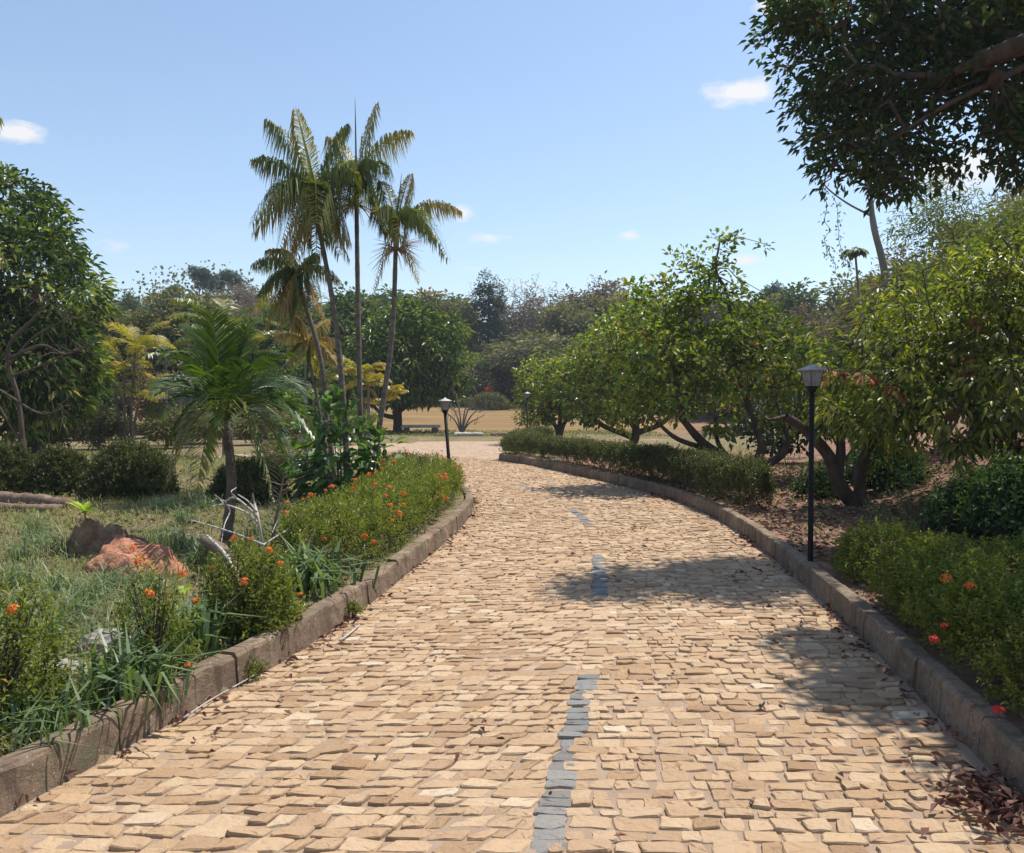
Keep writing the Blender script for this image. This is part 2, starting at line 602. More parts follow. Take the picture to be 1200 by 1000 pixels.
ED = catmull(EDGE, 20)
cen = (ED[:, :2] + ED[:, 2:]) / 2
ARC = np.concatenate([[0], np.cumsum(np.linalg.norm(np.diff(cen, axis=0), axis=1))])
SMAX = ARC[-1]


def edge_at(s):
    return np.stack([np.interp(s, ARC, ED[:, k]) for k in range(4)], -1)


def road_xy(s, u):
    """u = 0 at the left kerb, 1 at the right kerb."""
    e = edge_at(s)
    return e[..., :2] * (1 - u)[..., None] + e[..., 2:] * u[..., None]


def s_of_y(y, which=0):
    return float(np.interp(y, cen[:, 1], ARC))


JUNC = np.array([(-.25, 23.7), (.05, 24.8), (-.1, 27), (.1, 30.5), (.9, 33.6), (3, 34.8), (9, 35.4), (16, 36), (16, 38.2), (6, 37.2), (-2, 35.8), (-5, 35.0), (-6.4, 33.0),
                 (-7.8, 30), (-8.6, 27), (-9.6, 26.0), (-9.2, 24.4), (-6.6, 22.4), (-4.3, 20.2)], float)
STRIP = np.concatenate([ED[:, :2], ED[::-1, 2:]])


def poly_dist(P, poly):
    """Signed distance, negative inside."""
    P = np.asarray(P, float)
    d2 = np.full(len(P), 1e18)
    inside = np.zeros(len(P), bool)
    n = len(poly)
    for i in range(n):
        a, b = poly[i], poly[(i + 1) % n]
        e = b - a
        l2 = max(np.dot(e, e), 1e-12)
        t = np.clip(((P - a) @ e) / l2, 0, 1)
        q = P - a - t[:, None] * e
        d2 = np.minimum(d2, (q * q).sum(1))
        cond = ((a[1] > P[:, 1]) != (b[1] > P[:, 1]))
        xx = a[0] + (P[:, 1] - a[1]) * e[0] / (e[1] if abs(e[1]) > 1e-12 else 1e-12)
        inside ^= cond & (P[:, 0] < xx)
    d = np.sqrt(d2)
    return np.where(inside, -d, d)


def road_dist(P):
    return np.minimum(poly_dist(P, STRIP[::3]), poly_dist(P, JUNC))


def lump(x, y, s, seed=0):
    return (np.sin(x / s + 1.3 + seed) * np.cos(y / s * 1.1 - .7 + seed * 2) + .5 * np.sin(x / s * 2.3 + y / s * 1.9 + seed) + .35 * np.cos(x / s * 3.7 - y / s * 3.1 + 2 * seed)) / 1.85


def terrain(x, y):
    """Height of the open ground, away from the road."""
    x = np.asarray(x, float); y = np.asarray(y, float)
    z = .135 + .03 * lump(x, y, 1.6) * smooth((np.abs(x) - 1) / 3) + .012 * lump(x, y, .4, 1)
    z = z + 3.4 * smooth((x - 4.7) / 7.5) * (1 - smooth((y - 10.5) / 10)) * smooth((y - 1) / 3)
    z = z + 2.6 * smooth((x - 7) / 14) * smooth((y - 8) / 12) * (1 - smooth((y - 34) / 20))
    far = smooth((y - 42) / 55)
    z = z + 1.5 * far
    z = z + 10 * np.exp(-((x + 43) / 17) ** 2 - ((y - 118) / 26) ** 2)
    z = z + 7 * smooth((y - 100) / 120) + 5 * smooth((x - 25) / 50) * smooth((y - 45) / 50)
    z = z + 2.0 * smooth((-x - 28) / 30) * smooth((y - 30) / 40)
    return z


def gz(x, y):
    return float(terrain(x, y))


def tensor_axis(lo, hi, a, b, d, grow=1.18):
    mid = list(np.arange(a, b + 1e-6, d))
    up, st = [], d
    v = b
    while v < hi:
        st = min(st * grow, 25)
        v += st
        up.append(v)
    dn, st, v = [], d, a
    while v > lo:
        st = min(st * grow, 25)
        v -= st
        dn.append(v)
    return np.array(dn[::-1] + mid + up)


xs = tensor_axis(-420, 420, -5.2, 6.2, .13)
ys = tensor_axis(-60, 620, 1., 26., .13)
GX, GY = np.meshgrid(xs, ys)
gx, gy = GX.ravel(), GY.ravel()
rd = np.full(len(gx), 99.)
near = (gx > -24) & (gx < 20) & (gy > -8) & (gy < 42)
rd[near] = road_dist(np.stack([gx, gy], 1)[near])
zz = terrain(gx, gy)
zz = np.where(rd < .06, -.07, zz)
mb = MB()
nxs, nys = len(xs), len(ys)
i = np.arange(nys - 1)[:, None] * nxs
j = np.arange(nxs - 1)[None]
F = np.stack([i + j, i + j + 1, i + nxs + j + 1, i + nxs + j], -1).reshape(-1, 4)
# soil zones: 0 dry lawn, .33 leaf-strewn red earth, .66 mown straw field, 1 scrub floor
field = smooth((gy - 40.5) / 2.5) * (1 - smooth((gy - 88) / 6)) * (1 - smooth((gx - 9) / 6)) * (1 - smooth((-gx - 60) / 20))
litt = smooth((gx - .6) / 1.2) * (1 - smooth((gy - 24) / 6)) * smooth((gx + gy * .0 - 1.) / .5)
scrub = smooth((gy - 86) / 8) + smooth((np.abs(gx) - 16) / 8) * (1 - field) * smooth((gy - 20) / 10)
zone = np.maximum.reduce([.33 * litt, .66 * field, np.clip(scrub, 0, 1)])
mb.add(np.stack([gx, gy, zz], 1), None, F, zone)


def ground_mat():
    m, nt, p, out = new_mat('dry_ground')
    pos = wpos(nt)
    z = attr(nt)
    n1 = noise(nt, .9, 6, .62, pos)
    n2 = noise(nt, 5.5, 6, .65, pos)
    n3 = noise(nt, 60, 5, .7, pos)
    lawn = ramp(nt, n1, [(.1, .115, .045), (.17, .155, .075), (.26, .185, .11), (.34, .225, .15)], [.3, .47, .62, .78])
    lawn = mix(nt, math_node(nt, 'MULTIPLY', n2, .55), lawn, (.25, .17, .1))
    earth = ramp(nt, n2, [(.15, .09, .06), (.26, .15, .1), (.36, .22, .155)], [.3, .5, .72])
    st = nt.nodes.new('ShaderNodeMapping')
    st.inputs['Scale'].default_value = (.05, .55, .3)
    link(nt, pos, st.inputs[0])
    n5 = noise(nt, 1.6, 6, .65, st.outputs[0])
    straw = ramp(nt, n5, [(.15, .095, .042), (.25, .16, .07), (.33, .225, .11)], [.32, .5, .7])
    straw = mix(nt, ramp(nt, noise(nt, .25, 4, .6, pos), [(0, 0, 0), (.5, .5, .5)], [.55, .75]), straw, (.17, .15, .06))
    scr = ramp(nt, n1, [(.07, .065, .03), (.13, .105, .05), (.18, .13, .075)], [.3, .5, .7])
    f1 = ramp(nt, math_node(nt, 'ADD', z, math_node(nt, 'MULTIPLY', math_node(nt, 'SUBTRACT', n2, .5), .25)), [(0, 0, 0), (1, 1, 1)], [.1, .22])
    f2 = ramp(nt, z, [(0, 0, 0), (1, 1, 1)], [.4, .6])
    f3 = ramp(nt, z, [(0, 0, 0), (1, 1, 1)], [.72, .95])
    c = mix(nt, f1, lawn, earth)
    c = mix(nt, f2, c, straw)
    c = mix(nt, f3, c, scr)
    c = mix(nt, math_node(nt, 'MULTIPLY', n3, .35), c, mix(nt, 1., c, (.5, .45, .4), 'MULTIPLY'))
    link(nt, c, p.inputs['Base Color'])
    p.inputs['Roughness'].default_value = .95
    p.inputs['Specular IOR Level'].default_value = .15
    bump(nt, p, math_node(nt, 'ADD', n2, n3), .7, .03)
    return m


g = mb.build('ground', ground_mat(), shade=True)
tag(g, kind='structure')

# road bed (sand between the stones)
sN = np.linspace(0, SMAX, 520)
uN = np.linspace(0, 1, 61)
SS, UU = np.meshgrid(sN, uN, indexing='ij')
pxy = road_xy(SS.ravel(), UU.ravel())
zb = .001 + .005 * lump(pxy[:, 0], pxy[:, 1], .35, 3) + .004 * lump(pxy[:, 0], pxy[:, 1], .13, 4)
i = np.arange(519)[:, None] * 61
j = np.arange(60)[None]
F = np.stack([i + j, i + j + 1, i + 61 + j + 1, i + 61 + j], -1).reshape(-1, 4)
mb = MB()
mb.add(np.column_stack([pxy, zb]), None, F)
tag(mb.build('road_bed', M['sand'], shade=True), kind='structure')

# the setts: rows across the road, every stone its own irregular block
DASH = [(s_of_y(2.2), s_of_y(5.02)), (s_of_y(7.15), s_of_y(9.05)), (s_of_y(11.25), s_of_y(13.1)), (s_of_y(15.6), s_of_y(17.0))]
corners, tints = [], []
s = s_of_y(1.2)
s_end = s_of_y(26.)
while s < s_end:
    ds = rng.uniform(.07, .112)
    e = edge_at(np.array([s]))[0]
    wd = math.hypot(e[2] - e[0], e[3] - e[1])
    uc = float(np.interp((e[1] + e[3]) / 2, [3.2, 5, 7.2, 9, 11.3, 13, 17], [.533, .518, .506, .495, .476, .44, .45]))
    hw = .074 / wd
    for side in (0, 1):
        u0, u1 = (.012, uc - hw) if side == 0 else (uc + hw, .988)
        u = u0 + rng.uniform(-.02, .0)
        u = max(u, .005)
        while u < u1 - .01:
            du = (.075 + .115 * rng.random() ** 1.3) / wd
            if u + du > u1 - .06 / wd:
                du = u1 - u
            sh = rng.normal(0, .006, 4)
            skew = (.035 if side == 0 else -.012) * (1 - abs(2 * u - 1)) + rng.normal(0, .012)
            corners.append([(s + sh[0], u), (s + sh[1], u + du), (s + ds + sh[2], u + du + skew / wd), (s + ds + sh[3], u + skew / wd)])
            tints.append(np.clip(.12 + .8 * rng.beta(1.9, 1.9), .12, .95) if rng.random() > .02 else rng.uniform(.93, 1))
            u += du
    # centre course
    wj = rng.normal(0, .01) / wd
    dark = any(a <= s <= b for a, b in DASH)
    corners.append([(s, uc - hw + wj), (s, uc + hw + wj), (s + ds, uc + hw + wj), (s + ds, uc - hw + wj)])
    tints.append(rng.uniform(.0, .085) if dark else np.clip(.15 + .8 * rng.beta(2, 2), .12, 1))
    s += ds
corners = np.array(corners)
tints = np.array(tints)
ns = len(corners)
q = road_xy(corners[..., 0].ravel(), corners[..., 1].ravel()).reshape(ns, 4, 2)
q = q + rng.normal(0, .006, q.shape)
cc = q.mean(1, keepdims=True)
q = cc + (q - cc) * (1 - rng.uniform(.006, .012, (ns, 1, 1)) / np.maximum(np.linalg.norm(q - cc, axis=2).mean(1)[:, None, None], .04))
# outline of 12 points: corners cut, edges broken
ol = []
for a in range(4):
    p, r = q[:, a], q[:, (a + 1) % 4]
    ed = r - p
    nr = np.stack([ed[:, 1], -ed[:, 0]], 1)
    for t in (.09, .5, .91):
        ol.append(p + ed * t + nr * rng.normal(0, .024 if t == .5 else .018, (ns, 1)))
ol = np.stack(ol, 1)                       # ns,12,2
cc = ol.mean(1, keepdims=True)
h0 = .0105 + rng.normal(0, .003, ns)
tilt = rng.normal(0, .034, (ns, 2))


def stone_z(xy, extra):
    return h0[:, None] + ((xy - cc) * tilt[:, None]).sum(2) + extra


R0 = cc + (ol - cc) * 1.03
R1 = ol
R2 = cc + (ol - cc) * (.925 + rng.normal(0, .015, (ns, 12, 1)))
R3 = cc + (ol - cc) * .5
V = np.concatenate([
    np.concatenate([R0, np.full((ns, 12, 1), -.05)], 2),
    np.concatenate([R1, stone_z(R1, -.006 + rng.normal(0, .0018, (ns, 12)))[..., None]], 2),
    np.concatenate([R2, stone_z(R2, rng.normal(0, .0014, (ns, 12)))[..., None]], 2),
    np.concatenate([R3, stone_z(R3, rng.normal(0.0005, .0016, (ns, 12)))[..., None]], 2),
    np.concatenate([cc, stone_z(cc, 0.001)[..., None]], 2)], 1)
F4, F3 = [], []
for r in range(3):
    for a in range(12):
        F4.append([r * 12 + a, r * 12 + (a + 1) % 12, (r + 1) * 12 + (a + 1) % 12, (r + 1) * 12 + a])
for a in range(12):
    F3.append([36 + a, 36 + (a + 1) % 12, 48])
b = np.arange(ns)[:, None] * 49
F4 = (b[:, None] + np.array(F4)[None]).reshape(-1, 4)
F3 = (b[:, None] + np.array(F3)[None]).reshape(-1, 3)
mb = MB()
mb.add(V.reshape(-1, 3), F3, F4, np.repeat(tints, 49))
tag(mb.build('road', M['stone']), kind='structure')

# the junction far off, where the road meets a dusty cross track
mb = MB()
jx, jy = np.meshgrid(np.arange(-20, 16.1, .5), np.arange(20, 39, .5))
jp = np.stack([jx.ravel(), jy.ravel()], 1)
dj = poly_dist(jp, JUNC)
keep = dj < .5
idx = -np.ones(len(jp), int)
nw = jx.shape[1]
quads = []
for r in range(jx.shape[0] - 1):
    for c_ in range(nw - 1):
        k4 = [r * nw + c_, r * nw + c_ + 1, (r + 1) * nw + c_ + 1, (r + 1) * nw + c_]
        if all(keep[k4]):
            quads.append(k4)
mb.add(np.column_stack([jp, -.012 + .008 * lump(jp[:, 0], jp[:, 1], .8, 2)]), None, quads)
tag(mb.build('cross_track_road', M['far_paving'], shade=True), kind='structure')


# kerbs
def kerb(name, path, sgn):
    """path: points along the road-side foot of the kerb; sgn: +1 when the kerb body lies to the right of the path direction."""
    path = np.asarray(path, float)
    L = np.concatenate([[0], np.cumsum(np.linalg.norm(np.diff(path, axis=0), axis=1))])
    mbk = MB()
    s = 0.
    while s < L[-1] - .2:
        ln = rng.uniform(.9, 1.1)
        e = min(s + ln - .013, L[-1])
        n = 9
        ss = np.linspace(s, e, n)
        p = np.stack([np.interp(ss, L, path[:, k]) for k in (0, 1)], 1)
        d = unit(np.gradient(p, axis=0))
        nr = np.stack([d[:, 1], -d[:, 0]], 1) * sgn
        prof = [(-.005, -.08), (0.0, .0), (.008, .10), (.013, .165), (.019, .183), (.032, .19), (.105, .192), (.121, .187), (.127, .17), (.127, -.08)]
        dz, dr = rng.normal(0, .005), rng.normal(0, .004)
        k = len(prof)
        V = []
        for a, (o, z) in enumerate(prof):
            jz = rng.normal(0, .0022, n) if z > 0 else 0
            jr = rng.normal(0, .0025, n) + dr
            V.append(np.column_stack([p + nr * (o + jr)[:, None], np.full(n, z + (dz if z > 0 else 0)) + jz]))
        V = np.stack(V, 1).reshape(-1, 3)
        i = np.arange(n - 1)[:, None] * k
        j = np.arange(k - 1)[None]
        F = np.stack([i + j, i + j + 1, i + k + j + 1, i + k + j], -1).reshape(-1, 4)
        if sgn < 0:
            F = F[:, ::-1]
        caps = [[a, a + 1, k - 2 - a + 1, k - 1 - a + 1 - 0] for a in range(0)]
        V2 = np.concatenate([V, V[:k].mean(0)[None], V[-k:].mean(0)[None]])
        c0, c1 = n * k, n * k + 1
        F3 = [[c0, a, (a + 1) % k] for a in range(k)] + [[c1, (n - 1) * k + (a + 1) % k, (n - 1) * k + a] for a in range(k)]
        mbk.add(V2, F3, F)
        s += ln
    return tag(mbk.build(name, M['kerb']), kind='structure')


ks = np.linspace(s_of_y(1.0), SMAX - .5, 300)
kerb('kerb_left', edge_at(ks)[:, :2], -1)
kr = edge_at(np.linspace(s_of_y(1.0), s_of_y(21.75), 220))[:, 2:]
kr = kr[kr[:, 1] < 23.6]
kr = np.concatenate([kr, catmull([(-.25, 23.72), (-.38, 24.15), (-.2, 24.6), (.15, 24.9)], 6)])
kerb('kerb_right', kr, 1)


# ------------------------------------------------------------------ vegetation builders
def sample_lobes(lobes, n, shell=.35):
    vol = np.array([r[0] * r[1] * r[2] for _, r in lobes]) ** .8
    w = rng.choice(len(lobes), n, p=vol / vol.sum())
    c = np.array([l[0] for l in lobes])[w]
    r = np.array([l[1] for l in lobes])[w]
    d = rand_unit(n)
    rad = rng.random(n) ** shell
    return c + d * r * rad[:, None], w


def branch_net(stems, att, r_tip=.008, k_pipe=.42, jit=.12, step=.5, zmin=None):
    """stems: list of (points, radius0, radius1) drawn as they are; att: twig ends, each joined to the nearest limb."""
    nodes, par, rad_fixed = [], [], []
    for pts, r0, r1 in stems:
        pts = np.asarray(pts, float)
        for a in range(len(pts) - 1):
            for t in np.linspace(0, 1, 5, endpoint=False):
                nodes.append(pts[a] * (1 - t) + pts[a + 1] * t)
        nodes.append(pts[-1])
    n_fix = len(nodes)
    cap = n_fix + len(att) * 5 + 10
    N = np.zeros((cap, 3))
    N[:n_fix] = nodes
    parent = -np.ones(cap, int)
    cnt = np.zeros(cap)
    n = n_fix
    allow = np.ones(cap, bool)
    low = np.percentile(N[:n_fix, 2], 35)
    d0 = np.min(np.linalg.norm(att[:, None] - N[None, :n_fix], axis=2), 1)
    chains = []
    for a in np.argsort(d0):
        p = att[a]
        d = np.linalg.norm(N[:n] - p, axis=1)
        d = d + np.where(N[:n, 2] < low, .6, 0) + .5 * np.maximum(0, N[:n, 2] - p[2])
        q = int(np.argmin(d))
        dist = np.linalg.norm(N[q] - p)
        m = int(np.clip(dist / step, 1, 4))
        prev = q
        chain = [q]
        for t in range(1, m + 1):
            f = t / m
            x = N[q] * (1 - f) + p * f
            if t < m:
                x = x + rng.normal(0, jit * dist * .5, 3)
                x[2] += .08 * dist * math.sin(f * math.pi)
            N[n] = x
            parent[n] = prev
            prev = n
            chain.append(n)
            n += 1
        chains.append(chain)
    for a in range(n - 1, n_fix - 1, -1):
        cnt[a] = max(cnt[a], 1)
        if parent[a] >= 0:
            cnt[parent[a]] += cnt[a]
    out = MB()
    for pts, r0, r1 in stems:
        pts = catmull(np.asarray(pts, float), 5) if len(pts) > 2 else np.asarray(pts, float)
        rr = np.linspace(r0, r1, len(pts))
        rr = rr * (1 + rng.normal(0, .04, len(pts)))
        if r0 > .05 and pts[0][2] < pts[-1][2]:
            rr[0] *= 1.25
        tube(out, pts, rr, 9 if r0 > .05 else 6)
    for ch in chains:
        rr = r_tip * np.maximum(cnt[ch], 1) ** k_pipe
        rr[0] = min(rr[0], rr[1] * 1.15) if len(rr) > 1 else rr[0]
        tube(out, N[ch], rr, 5 if rr[0] > .02 else 4)
    return out, N[:n], chains


def leaf_clusters(mb, att, n_per, rc, L, Wd, centre, tint_rng=(0, 1), out_w=.5, droop_w=.2, spread=1., fold=.25, droop=.15, hi=False, tb=(2, 3), clump_var=.22, flat=.6):
    n = len(att) * n_per
    A = np.repeat(att, n_per, 0)
    off = rand_unit(n) * (rng.random(n) ** .5)[:, None] * rc
    off[:, 2] *= .7
    P = A + off
    D = unit(off) * spread + unit(A - centre) * out_w + np.array((0, 0, -droop_w)) + rng.normal(0, .25, (n, 3))
    N_ = np.array((0, 0, flat)) + .5 * unit(A - centre) + rng.normal(0, .4, (n, 3))
    t = rng.beta(*tb, n) * .75 + np.repeat(rng.normal(.12, clump_var * .5, len(att)), n_per)
    t = tint_rng[0] + np.clip(t, 0, 1) * (tint_rng[1] - tint_rng[0])
    odd = rng.random(n) < .02
    t = np.where(odd, 1., t)
    sz = rng.uniform(.7, 1.15, n)
    leaves(mb, P, D, N_, L * sz, Wd * sz * rng.uniform(.85, 1.1, n), t, fold, droop, hi)


def tree(name, label, base, stems, lobes, n_twig, n_leaf, leaf, mat, bark, rc=.3, shell=.35, group=None, cat='tree', r_tip=.008, hi=False, **kw):
    base = np.asarray(base, float)
    root = thing(name, label, cat, base, group)
    att, _ = sample_lobes(lobes, n_twig, shell)
    att = att[att[:, 2] > base[2] + .15]
    net, N, ch = branch_net(stems, att, r_tip)
    net.build('trunk', bark, root, base, True)
    cen_ = np.average([l[0] for l in lobes], axis=0)
    cen_[2] -= .3
    mb = MB()
    leaf_clusters(mb, att, n_leaf, rc, leaf[0], leaf[1], cen_, hi=hi, **kw)
    mb.build('crown', mat, root, base)
    return root, att


def frond(mb, p0, p2, lift, n, Lm, wid, style, t0=.12, tint=(.2, .7), rach=.014):
    p0 = np.asarray(p0, float); p2 = np.asarray(p2, float)
    ln = np.linalg.norm(p2 - p0)
    p1 = (p0 * .55 + p2 * .45) + np.array((0, 0, lift * ln))
    tt = np.linspace(0, 1, 12)[:, None]
    R = (1 - tt) ** 2 * p0 + 2 * tt * (1 - tt) * p1 + tt ** 2 * p2
    tube(mb, R, np.linspace(rach, rach * .2, 12), 4, tint[0] * .3 + tint[1] * .7)
    t = np.linspace(t0, 1, n)
    t = np.repeat(t, 2) + rng.normal(0, .006, 2 * n)
    t = np.clip(t, 0, 1)
    sg = np.tile([1., -1.], n)
    tc_ = t[:, None]
    P = (1 - tc_) ** 2 * p0 + 2 * tc_ * (1 - tc_) * p1 + tc_ ** 2 * p2
    T = unit(2 * (1 - tc_) * (p1 - p0) + 2 * tc_ * (p2 - p1))
    up = np.array((0, 0, 1.))
    side = unit(np.cross(T, up)) * sg[:, None]
    nup = np.cross(unit(np.cross(T, up)), T)
    prof = np.clip(np.sin(np.pi * (.18 + .72 * (t - t0) / (1 - t0))), .15, 1)
    m = 2 * n
    if style == 'hang':
        d1 = side * .75 + T * .45 + nup * .05 + rng.normal(0, .1, (m, 3))
        d2 = side * .14 + T * .18 - up * 1.0 + rng.normal(0, .09, (m, 3))
        f = .3
    elif style == 'stiff':
        d1 = side * .8 + T * .75 + nup * .38 + rng.normal(0, .07, (m, 3))
        d2 = side * .7 + T * .7 - up * .28 + rng.normal(0, .1, (m, 3))
        f = .55
    else:
        d1 = side * .9 + T * .6 + nup * .15 + rng.normal(0, .1, (m, 3))
        d2 = side * .6 + T * .5 - up * .6 + rng.normal(0, .12, (m, 3))
        f = .5
    d1, d2 = unit(d1), unit(d2)
    L = (Lm * prof * rng.uniform(.85, 1.1, m))[:, None]
    A = P + d1 * L * f
    B = A + d2 * L * (1 - f)
    ws = unit(np.cross(d1 + d2, side + nup * 1.2)) * wid * .5 * rng.uniform(.8, 1.1, (m, 1))
    V = np.stack([P - ws * .5, P + ws * .5, A + ws, A - ws, B], 1).reshape(-1, 3)
    b = np.arange(m)[:, None] * 5
    tn = np.clip(tint[0] + (tint[1] - tint[0]) * (.25 + .6 * t) + rng.normal(0, .09, m), 0, 1)
    mb.add(V, b + np.array([[3, 2, 4]]), b + np.array([[0, 1, 2, 3]]), np.repeat(tn, 5))


def palm_trunk(root, org, pts, r0, r1, mat=None):
    mb = MB()
    P = catmull(np.asarray(pts, float), 14)
    n = len(P)
    rr = np.linspace(r0, r1, n) * (1 + .05 * np.sin(np.arange(n) * 2.1) + rng.normal(0, .015, n))
    rr[0] *= 1.3
    tube(mb, P, rr, 10)
    return mb.build('trunk', mat or M['palm_trunk'], root, org, True)


def bush_points(c, r, n, shell=.2, flat_top=0., zmin=.05):
    """Points and outward normals in a lumpy ellipsoid bush standing on the ground; c is its foot."""
    d = rand_unit(n)
    d[:, 2] = np.abs(d[:, 2]) * 1.0
    d[:, 2] = np.where(rng.random(n) < .25, d[:, 2] * .3, d[:, 2])
    d = unit(d)
    dd = d.copy()
    if flat_top:
        mx = np.max(np.abs(d), axis=1, keepdims=True)
        dd = d * (1 - flat_top) + flat_top * (d / mx) * .8
    bumps = 1 + .09 * lump(d[:, 0] * 3 + c[0], d[:, 1] * 3 + d[:, 2] * 2, .7, c[1]) + .05 * rng.normal(size=n)
    rad = (1 - shell) + shell * rng.random(n) ** .6
    rad = np.where(rng.random(n) < .2, rng.random(n) ** .5, rad)
    P = np.asarray(c) + dd * np.asarray(r) * (rad * bumps)[:, None]
    P[:, 2] = np.maximum(P[:, 2], c[2] + zmin)
    return P, d


def shoots(mb, P, Nn, n_leaf, sl, L, Wd, up=.6, tb=(2, 2.5), fold=.3, hi=False, tmax=1.):
    """Leafy shoots: each point carries a short twig with leaves in pairs along it."""
    n = len(P)
    ax = unit(Nn * .7 + np.array((0, 0, up)) + rng.normal(0, .3, (n, 3)))
    k = n_leaf
    A = np.repeat(ax, k, 0)
    tt = np.tile(np.linspace(0, 1, k), n)
    B = np.repeat(P, k, 0) + A * (tt * sl)[:, None]
    ang = np.tile(np.arange(k) * 2.4, n) + np.repeat(rng.random(n) * 6.28, k)
    e1 = unit(np.cross(A, np.array((.3, .2, 1.))))
    e2 = np.cross(A, e1)
    rd_ = e1 * np.cos(ang)[:, None] + e2 * np.sin(ang)[:, None]
    D = rd_ * .85 + A * (.35 + .5 * tt)[:, None] + rng.normal(0, .12, (n * k, 3))
    Nl = A * .8 - rd_ * .35 + np.array((0, 0, .3)) + rng.normal(0, .12, (n * k, 3))
    t = np.repeat(np.clip(rng.beta(*tb, n) + .22 * lump(P[:, 0] + P[:, 2], P[:, 1] - P[:, 2], .16, 3), 0, 1.1), k) * .7 + .22 * tt + rng.normal(0, .06, n * k)
    sz = rng.uniform(.75, 1.15, n * k)
    leaves(mb, B, D, Nl, L * sz, Wd * sz, np.clip(t, 0, tmax), fold, .1, hi)


def twigs(mb, c, r, n, rad=.006):
    for _ in range(n):
        a = rng.random() * 6.28
        e = np.asarray(c) + np.array((math.cos(a) * r[0] * rng.uniform(.2, .8), math.sin(a) * r[1] * rng.uniform(.2, .8), r[2] * rng.uniform(.55, .95)))
        b_ = np.asarray(c) + np.array((rng.normal(0, .12) * r[0], rng.normal(0, .12) * r[1], -.02))
        m_ = (b_ + e) / 2 + rng.normal(0, .05, 3) * r[0]
        tube(mb, [b_, m_, e], [rad * 1.3, rad, rad * .5], 4)


# one ixora flower head: a small dome of little four-petalled stars
def flower_mesh(mat, r=.035, n=26, pl=.016):
    mb = MB()
    d = rand_unit(n)
    d[:, 2] = np.abs(d[:, 2]) * .9 + .1
    d = unit(d)
    P = d * r
    e1 = unit(np.cross(d, np.array((.31, .9, .2))))
    e2 = np.cross(d, e1)
    for a in range(4):
        an = a * math.pi / 2 + rng.random(n) * .3
        D = e1 * np.cos(an)[:, None] + e2 * np.sin(an)[:, None] + d * .25
        leaves(mb, P, D, d, pl, pl * .6, rng.random(n), .1, 0)
    tube(mb, [(0, 0, -.03), (0, 0, r * .5)], [.003, .006], 4, .1)
    o = mb.build('flower', mat)
    me = o.data
    bpy.data.objects.remove(o)
    return me


FLOW = [flower_mesh(M['flower']) for _ in range(3)]
RFLOW = [flower_mesh(M['red_flower']) for _ in range(2)]


def add_flowers(root, pts, meshes=FLOW, scale=(.45, .85)):
    org = np.array(root.location)
    for p in pts:
        o = bpy.data.objects.new('flower', meshes[int(rng.integers(len(meshes)))])
        C.objects.link(o)
        o.parent = root
        o.location = tuple(np.asarray(p) - org)
        o.rotation_euler = (rng.normal(0, .4), rng.normal(0, .4), rng.random() * 6)
        o.scale = (rng.uniform(*scale),) * 3


def bush(name, label, c, r, n, mat, L=.035, Wd=.016, k=7, sl=.07, cat='bush', group=None, flat_top=.35, up=.6, stem=M['bark_dark'], flowers=0, tb=(2, 2.5), nst=14, shell=.2, hi=False, fl=FLOW):
    c = np.array((c[0], c[1], gz(c[0], c[1]) if len(c) < 3 else c[2]))
    root = thing(name, label, cat, c, group)
    mb = MB()
    P, Nn = bush_points(c, r, n, shell, flat_top)
    shoots(mb, P, Nn, k, sl, L, Wd, up, tb, hi=hi)
    mb.build('foliage', mat, root, c)
    mb = MB()
    twigs(mb, c, r, nst)
    mb.build('stem', stem, root, c, True)
    if flowers:
        ok = np.where((Nn[:, 1] < .35) & (np.linalg.norm((P - c) / np.asarray(r), axis=1) > .85))[0]
        if len(ok):
            pick = rng.choice(ok, min(flowers, len(ok)), replace=False)
            add_flowers(root, P[pick] + Nn[pick] * sl * .8 + np.array((0, 0, sl * .6)), fl)
    return root


